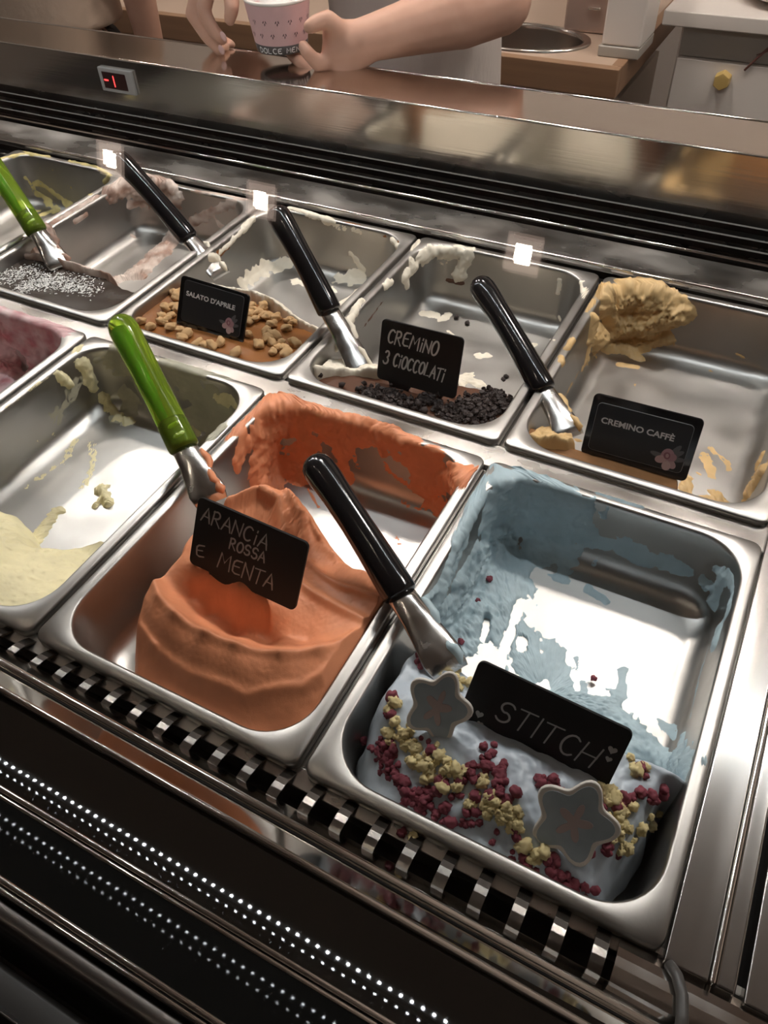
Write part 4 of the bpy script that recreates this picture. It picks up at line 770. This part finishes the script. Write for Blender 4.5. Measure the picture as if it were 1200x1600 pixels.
lathe('base',[(.0,0),(.028,0),(.028,.012),(.02,.03),(.017,.03)],M['chrome'],fc,24,(fx,fy,CZ)); tube('spout',[(fx,fy,CZ+.02),(fx,fy,CZ+.10),(fx,fy-.01,CZ+.17),(fx,fy-.06,CZ+.205),(fx,fy-.11,CZ+.19),(fx,fy-.125,CZ+.15)],[.016,.015,.014,.013,.012,.011],M['chrome'],fc,14); tube('lever',[(fx,fy,CZ+.12),(fx+.03,fy+.01,CZ+.16),(fx+.06,fy+.015,CZ+.175)],[.009,.008,.006],M['chrome'],fc,10)
# white dispenser box and pale container on the worktop
a=atz(938,86,CZ); b=atz(1000,94,CZ)
e=tag(empty('dispenser_box',(a[0],a[1],CZ)),'tall white box with a grey base at the worktop corner','box'); box('grey_base',(a[0]-.005,a[1]-.01,CZ),(a[0]+.085,a[1]+.12,CZ+.022),M['whiteg'],e,.003); box('white_body',(a[0],a[1]-.008,CZ+.022),(a[0]+.085,a[1]+.12,CZ+.34),M['white'],e,.005)
box('slot',(a[0]-.001,a[1]+.01,CZ+.03),(a[0]+.0005,a[1]+.02,CZ+.045),M['void'],e,0)
a=atz(868,58,CZ); e=tag(empty('metal_container',(a[0],a[1],CZ)),'pinkish polished metal container behind the sink','container'); M['rose']=mat('rose_metal',(.50,.38,.33),.3,.6)
box('body',(a[0],a[1]+.05,CZ),(a[0]+.13,a[1]+.22,CZ+.26),M['rose'],e,.008)
for z in (.05,.085): box('handle',(a[0]+.055,a[1]+.043,CZ+z),(a[0]+.085,a[1]+.05,CZ+z+.006),M['chrome'],e,.002)
# splash panel
M['splash']=mat('splash_steel',(.34,.30,.27),.45,.4); tag(box('splashback',(-2.4,2.352,CZ),(.02,2.37,CZ+.6),M['splash'],None,0),'grey splashback panel behind the sink worktop','panel')
# white sideboard with a wooden knob
WY=1.87; e=tag(empty('white_sideboard',(.55,WY+.3,FLOOR)),'white sideboard with a hexagonal wooden knob','cabinet')
box('top_slab',(.055,WY-.02,-.012),(1.4,2.4,.018),M['white'],e,.003); box('carcass',(.095,WY+.02,FLOOR),(1.38,2.38,-.012),M['white'],e,.003); box('recessed_rail',(.10,WY+.012,-.075),(1.37,WY+.02,-.012),M['whiteg'],e,.001)  # grey rail set back under the slab
d=box('door',(.10,WY+.0,FLOOR+.06),(.62,WY+.02,-.077),M['white'],e,.003); box('door',(.624,WY+.0,FLOOR+.06),(1.37,WY+.02,-.077),M['white'],e,.003)
k=aty(1130,123,WY); bm=bmesh.new(); r_=.02
A=[bm.verts.new((k[0]+r_*math.cos(math.radians(60*i+30)),WY,k[2]+r_*math.sin(math.radians(60*i+30)))) for i in range(6)]; B=[bm.verts.new((k[0]+r_*.92*math.cos(math.radians(60*i+30)),WY-.025,k[2]+r_*.92*math.sin(math.radians(60*i+30)))) for i in range(6)]
bm.faces.new(A); bm.faces.new(B[::-1])
for i in range(6): bm.faces.new((A[i],A[(i+1)%6],B[(i+1)%6],B[i]))
bmobj('knob',bm,mat('pale_wood',(.52,.36,.12),.45),d,bevel=.002)
P0,P1,P2,P3_=[aty(u,v,WY-.004) for u,v in ((1163,110),(1205,72),(1182,86),(1205,78))]
tw=tag(empty('dried_twig',tuple(P0)),'thin reddish dried twig hanging in front of the white sideboard','twig'); M['twig']=mat('twig_red',(.20,.08,.07),.7); tube('stem',[P0,(P0+P1)/2+np.array([0,0,.002]),P1],[.0022,.0026,.003],M['twig'],tw,8); tube('shoot',[P2,(P2+P3_)/2,P3_],[.001,.0015,.002],M['twig'],tw,8)
p=atz(1196,4,.018); lathe('white_plate',[(.0,.004),(.06,.004),(.09,.012),(.11,.02),(.112,.024),(.108,.023),(.088,.015),(.058,.008),(0,.008)],M['white'],None,40,(p[0]+.05,p[1]+.03,.0181)); tag(bpy.data.objects['white_plate'],'white round plate on top of the white sideboard','plate')

# ------------------------------------------------------------------ paper cup
CUP=np.array([-.352,.958,.1385]); CH,R0,R1=.069,.0395,.0505
cup=tag(empty('paper_cup',tuple(CUP)),'pink paper cup with leaf motifs and dark band held by the server','cup')
M['cuppink']=mat('cup_pink',(.66,.42,.42),.5); M['cupband']=mat('cup_band',(.085,.075,.075),.5); M['cupwhite']=mat('cup_white',(.78,.72,.66),.5); M['motif']=mat('motif_dark',(.07,.05,.055),.6)
def cr(z): return R0+(R1-R0)*z/CH
lathe('wall',[(cr(0.012),.012),(cr(.04),.04),(cr(CH-.002),CH-.002)],M['cuppink'],cup,48,CUP); lathe('band',[(cr(0)-.006,.001),(cr(0),0),(cr(.0125)+.0002,.0125),(cr(.0125)-.0004,.013)],M['cupband'],cup,48,CUP)
lathe('lip',[(cr(CH)-.0022+.0026*math.cos(a),CH+.0026*math.sin(a)) for a in np.linspace(-2.2,4.1,14)],M['cupwhite'],cup,48,CUP); lathe('inside',[(cr(CH)-.001,CH),(cr(.02)-.001,.02),(0,.02)],M['cupwhite'],cup,48,CUP)
def oncup(a,z,off=.0004): rr_=cr(z)+off; return CUP+np.array([rr_*math.cos(a),rr_*math.sin(a),z])
for row,z in enumerate((.028,.046)):
    for i in range(15):
        a0=2*math.pi*(i+.5*row)/15; V=[];F=[]
        for da,dz,ang in ((-.045,0,.9),(.045,.0,2.0),(.0,-.003,1.4)):
            k=len(V); ring=[oncup(a0+da+(.0016*math.cos(t)*math.cos(ang)-.0007*math.sin(t)*math.sin(ang))/cr(z),z+dz+.0016*math.cos(t)*math.sin(ang)*1.4+.0007*math.sin(t)*math.cos(ang)) for t in np.linspace(0,6.28,9)[:-1]]; V+=ring; F.append(tuple(range(k,k+8)))
        pymesh('leaf_motif',V,F,M['motif'],cup,smooth=False)
LET['D']=[[(.05,0),(.05,1)]+arc(.1,.5,.8,.5,90,-90)+[(.05,0)]]
V=[];F=[]; ang=-1.93; txt='DOLCE MENTE  '*2
for ch in txt:
    for L in LET[ch]:
        L=np.array(L,float); T=np.gradient(L,axis=0); T/=np.linalg.norm(T,axis=1)[:,None]+1e-9; N_=np.c_[-T[:,1],T[:,0]]; k=len(V)
        for p,q in zip(L,N_):
            for sg in (-.085,.085): u,v=p+q*sg; V.append(oncup(ang+u*.0062/R0,.0025+v*.0072,.0007))
        F+=[(k+2*i,k+2*i+2,k+2*i+3,k+2*i+1) for i in range(len(L)-1)]
    ang+=(.0078 if ch!=' ' else .005)/R0
pymesh('lettering',V,F,M['print'],cup,smooth=False)
# gelato in the cup
def cup_gel():
    n,k=48,16; V=[];F=[]
    for i in range(k):
        rr_=(1-i/(k-1))*(cr(CH)-.002)
        for j in range(n):
            a=2*math.pi*j/n; p=np.array([rr_*math.cos(a),rr_*math.sin(a),0]); V.append(CUP+p+np.array([0,0,CH-.008+.022*(1-(rr_/cr(CH))**2)+.007*float(fbm(p[None]+3,70,3)[0])]))
    F=[(i*n+j,i*n+(j+1)%n,(i+1)*n+(j+1)%n,(i+1)*n+j) for i in range(k-1) for j in range(n)]
    m=tint(gel('cup_gelato_white',(.78,.72,.68)),(.72,.30,.27)); V=np.array(V); return pymesh('cup_gelato',V,F,m,None,attr=np.clip(fbm(V,60,2)*3-.3,0,1))
tag(cup_gel(),'white and pink gelato heaped in the paper cup','gelato')

# ------------------------------------------------------------------ people
M['skin']=mat('skin',(.60,.345,.25),.5,0,.35,sss=.1,noise=(30,(1,1,1),[(.3,(.57,.32,.23)),(.7,(.64,.375,.275))])); M['nail']=mat('nail',(.72,.46,.42),.25); M['hair']=mat('hair_dark',(.03,.02,.015),.5)
M['cotton']=mat('white_cotton',(.56,.50,.46),.8,bump=[(25,(1,1,.4),.4,.012),(300,(1,1,1),.1,.001)]); M['beige']=mat('beige_cloth',(.50,.37,.28),.8,bump=[(22,(1,.4,1),.5,.012)]); M['trouser']=mat('dark_trousers',(.03,.03,.035),.8)
def capsule(bm,P,Rr,n=14):
    P=np.asarray(P,float); 
    for i in range(len(P)): 
        q=bmesh.ops.create_uvsphere(bm,u_segments=n,v_segments=8,radius=Rr[i]); bmesh.ops.translate(bm,vec=P[i],verts=q['verts'])
    for i in range(len(P)-1):
        d=P[i+1]-P[i]; L=np.linalg.norm(d)
        if L<1e-6: continue
        q=bmesh.ops.create_cone(bm,cap_ends=True,segments=n,radius1=Rr[i],radius2=Rr[i+1],depth=L); M_=Matrix.Translation(Vector((P[i]+P[i+1])/2))@Vector(d).to_track_quat('Z','Y').to_matrix().to_4x4(); bmesh.ops.transform(bm,matrix=M_,verts=q['verts'])
def remeshed(name,bm,m,parent,voxel,smooth=6):
    o=bmobj(name,bm,m,parent,smooth=True); r_=o.modifiers.new('remesh','REMESH'); r_.mode='VOXEL'; r_.voxel_size=voxel; r_.use_smooth_shade=True
    s_=o.modifiers.new('smooth','SMOOTH'); s_.iterations=smooth; s_.factor=.5; return o
def bezier(P,n=10): 
    P=np.asarray(P,float); t=np.linspace(0,1,n)[:,None]; return (1-t)**2*P[0]+2*t*(1-t)*P[1]+t*t*P[2]
def torso(name,cx,cy,secs,m,parent):   # (z, half width, half depth, y offset)
    n=40; V=[(cx+w_*math.copysign(abs(math.cos(a))**.85,math.cos(a)),cy+yo+d*math.copysign(abs(math.sin(a))**.9,math.sin(a)),z) for z,w_,d,yo in secs for a in np.linspace(0,2*math.pi,n,endpoint=False)]; k=len(secs)
    F=[(i*n+j,i*n+(j+1)%n,(i+1)*n+(j+1)%n,(i+1)*n+j) for i in range(k-1) for j in range(n)]+[tuple(range(n))[::-1],tuple((k-1)*n+j for j in range(n))]
    o=pymesh(name,V,F,m,parent); sd=o.modifiers.new('sub','SUBSURF'); sd.levels=1; sd.render_levels=2; return o
px_,py_=-.275,1.275
per=tag(empty('person',(px_,py_,FLOOR)),'person in white top and apron holding out a pink paper cup','person')
bm=bmesh.new()
SL=np.array([-.115,1.28,.43]); EL=np.array([-.055,1.13,.185]); WL=aty(572,62,.985)          # left arm: shoulder, elbow, wrist
capsule(bm,[SL,(SL+EL)/2+np.array([.01,-.01,0]),EL,EL+(WL-EL)*.3,EL+(WL-EL)*.7,WL],[.052,.048,.046,.049,.038,.031])
KN=aty(528,78,.965)                                    # palm
capsule(bm,[WL,(WL+KN)/2,KN],[.030,.031,.026]); capsule(bm,[WL+np.array([0,0,-.008]),aty(535,105,.965)],[.026,.022]); capsule(bm,[WL,aty(525,55,.965)],[.027,.022])
def finger(pts,r0,r1): capsule(bm,pts,np.linspace(r0,r1,len(pts)),12)
finger([aty(535,50,.960),aty(512,30,.945),aty(494,36,.930),aty(484,42,.922)],.0145,.0105)              # thumb on the side of the cup
finger([aty(522,95,.955),aty(497,100,.935),aty(480,82,.925),aty(474,72,.930)],.0125,.0092)             # index curled to the front of the base
finger([aty(520,110,.960),aty(492,118,.945),aty(470,98,.945),aty(455,86,.955)],.0122,.0088)            # middle below the base
finger([aty(516,122,.970),aty(490,126,.965),aty(468,104,.975),aty(450,90,.99)],.0115,.0084)
finger([aty(520,128,.985),aty(500,130,.99),aty(480,110,1.0),aty(465,97,1.01)],.0105,.0078)
SRr=np.array([-.435,1.28,.43]); ER=np.array([-.585,1.16,.22]); WR=np.array([-.515,.99,.272])                # right arm
capsule(bm,[SRr,(SRr+ER)/2+np.array([-.01,0,0]),ER,ER+(WR-ER)*.4,WR],[.052,.047,.044,.042,.030])
KR=aty(318,-38,.965); capsule(bm,[WR,(WR+KR)/2,KR],[.029,.031,.026]); capsule(bm,[WR,aty(300,-30,.965)],[.026,.022]); capsule(bm,[WR,aty(338,-40,.965)],[.026,.022])
finger([aty(345,-35,.96),aty(362,-5,.95),aty(362,14,.94),aty(359,30,.935)],.0145,.0100)               # thumb
finger([aty(328,-22,.955),aty(318,18,.94),aty(335,48,.938),aty(348,62,.94)],.0125,.0088)
finger([aty(312,-20,.96),aty(300,22,.945),aty(322,56,.942),aty(344,80,.945)],.0125,.0090)
finger([aty(304,-18,.97),aty(305,25,.965),aty(330,58,.96),aty(352,74,.965)],.0115,.0082)
finger([aty(300,-10,.985),aty(310,28,.985),aty(335,55,.985),aty(362,70,.985)],.0105,.0075)
capsule(bm,[SL,(SL+SRr)/2+np.array([0,0,.02]),SRr],[.055,.07,.055]); capsule(bm,[(px_,1.28,.40),(px_,1.275,.53)],[.075,.050])
capsule(bm,[(px_,1.27,.58),(px_,1.262,.63),(px_,1.272,.66)],[.068,.080,.082]); capsule(bm,[(px_,1.195,.60),(px_,1.19,.625)],[.014,.010])
for sx in (-1,1): capsule(bm,[(px_+sx*.082,1.28,.60),(px_+sx*.083,1.282,.63)],[.012,.013])
capsule(bm,[(px_,1.28,.40),(px_,1.29,.15),(px_,1.29,-.05)],[.105,.10,.11])
for sx in (-1,1): capsule(bm,[(px_+sx*.09,1.29,-.06),(px_+sx*.1,1.28,-.47),(px_+sx*.1,1.30,-.87)],[.085,.058,.042])
body=remeshed('body',bm,M['skin'],per,.0042,5)
for u,v,y in ((349,57,.930),(346,78,.935)):
    c_=aty(u,v,y-.004); q=bmesh.new(); bmesh.ops.create_uvsphere(q,u_segments=12,v_segments=8,radius=1); bmesh.ops.scale(q,vec=(.0052,.0022,.0075),verts=q.verts); bmesh.ops.rotate(q,matrix=Matrix.Rotation(-.5,3,'Y'),verts=q.verts); bmesh.ops.translate(q,vec=c_,verts=q.verts); bmobj('fingernail',q,M['nail'],per,smooth=True)
torso('shirt',px_,py_,[(-.12,.165,.118,0),(.0,.162,.112,0),(.12,.158,.112,0),(.25,.168,.118,-.005),(.36,.182,.112,0),(.43,.17,.09,.005),(.48,.085,.07,.005)],M['cotton'],per)
for S_,E_ in ((SL,EL),(SRr,ER)): tube('sleeve',[S_+(S_-E_)*.12,S_,S_+(E_-S_)*.45],[.062,.064,.060],M['cotton'],per,24)
torso('apron',px_,py_-.012,[(-.45,.185,.118,-.01),(-.2,.178,.122,-.005),(.0,.172,.118,0),(.1,.166,.116,0),(.14,.164,.115,0)],M['cotton'],per)
for sx in (-1,1): tube('trouser_leg',[(px_+sx*.09,1.29,-.06),(px_+sx*.1,1.28,-.47),(px_+sx*.1,1.30,-.90)],[.100,.075,.062],M['trouser'],per,24); box('shoe',(px_+sx*.1-.045,1.14,FLOOR),(px_+sx*.1+.045,1.40,FLOOR+.075),M['trouser'],per,.03)
bm=bmesh.new(); capsule(bm,[(px_,1.30,.645),(px_,1.30,.675)],[.088,.088]); capsule(bm,[(px_,1.38,.64)],[.045]); remeshed('hair',bm,M['hair'],per,.008,4)
for sx in (-1,1): bm=bmesh.new(); capsule(bm,[(px_+sx*.03,1.187,.628)],[.011],12); bmobj('eye',bm,M['hair'],per,smooth=True)
bm=bmesh.new(); capsule(bm,[(px_-.02,1.196,.568),(px_+.02,1.196,.568)],[.006,.006],10); bmobj('mouth',bm,M['nail'],per,smooth=True)
# second person, only the beige clothes show
qx,qy=-1.215,1.29
p2=tag(empty('person',(qx,qy,FLOOR)),'person in a loose beige top and dark trousers behind the case','person')
bm=bmesh.new(); capsule(bm,[(qx,1.29,.40),(qx,1.29,.54)],[.075,.05]); capsule(bm,[(qx,1.28,.58),(qx,1.27,.63),(qx,1.28,.66)],[.068,.08,.082]); capsule(bm,[(qx,1.205,.6),(qx,1.2,.625)],[.014,.01]); capsule(bm,[(qx,1.29,.4),(qx,1.29,.0)],[.10,.11])
for sx in (-1,1):
    a_=np.array([qx+sx*.16,1.29,.43]); b_=np.array([qx+sx*.24,1.33,.17]); c_=np.array([qx+sx*.2,1.38,-.05]); capsule(bm,[a_,b_,c_],[.05,.042,.03]); h_=c_+np.array([0,.0,-.07]); capsule(bm,[c_,h_],[.028,.024])
    for k in range(4): capsule(bm,[h_+np.array([0,(k-1.5)*.017,0]),h_+np.array([-sx*.01,(k-1.5)*.018,-.045]),h_+np.array([-sx*.022,(k-1.5)*.017,-.07-.008*(k in (1,2))])],[.0105,.0095,.008],10)
    capsule(bm,[h_+np.array([0,-.02,.02]),h_+np.array([-sx*.01,-.045,-.01]),h_+np.array([-sx*.015,-.05,-.035])],[.012,.0105,.009],10)
    capsule(bm,[(qx+sx*.09,1.3,-.06),(qx+sx*.1,1.29,-.47),(qx+sx*.1,1.31,-.87)],[.085,.058,.042])
remeshed('body',bm,M['skin'],p2,.006,5)
torso('shirt',qx,qy,[(.02,.172,.125,0),(.03,.178,.13,0),(.06,.176,.128,0),(.15,.172,.12,0),(.28,.175,.12,0),(.37,.18,.11,0),(.43,.17,.09,0),(.48,.08,.07,0)],M['beige'],p2)
for sx in (-1,1): tube('sleeve',[(qx+sx*.15,1.285,.45),(qx+sx*.19,1.30,.36),(qx+sx*.225,1.325,.22)],[.062,.062,.056],M['beige'],p2,24); tube('trouser_leg',[(qx+sx*.09,1.3,-.06),(qx+sx*.1,1.29,-.47),(qx+sx*.1,1.31,-.9)],[.102,.075,.062],M['trouser'],p2,24); box('shoe',(qx+sx*.1-.045,1.15,FLOOR),(qx+sx*.1+.045,1.41,FLOOR+.075),M['trouser'],p2,.03)
torso('waistband',qx,qy,[(-.14,.17,.12,0),(-.05,.168,.12,0),(.03,.165,.118,0)],M['trouser'],p2)
bm=bmesh.new(); capsule(bm,[(qx,1.31,.645),(qx,1.31,.675)],[.088,.088]); remeshed('hair',bm,M['hair'],p2,.008,4)
for sx in (-1,1): bm=bmesh.new(); capsule(bm,[(qx+sx*.03,1.197,.628)],[.011],12); bmobj('eye',bm,M['hair'],p2,smooth=True)
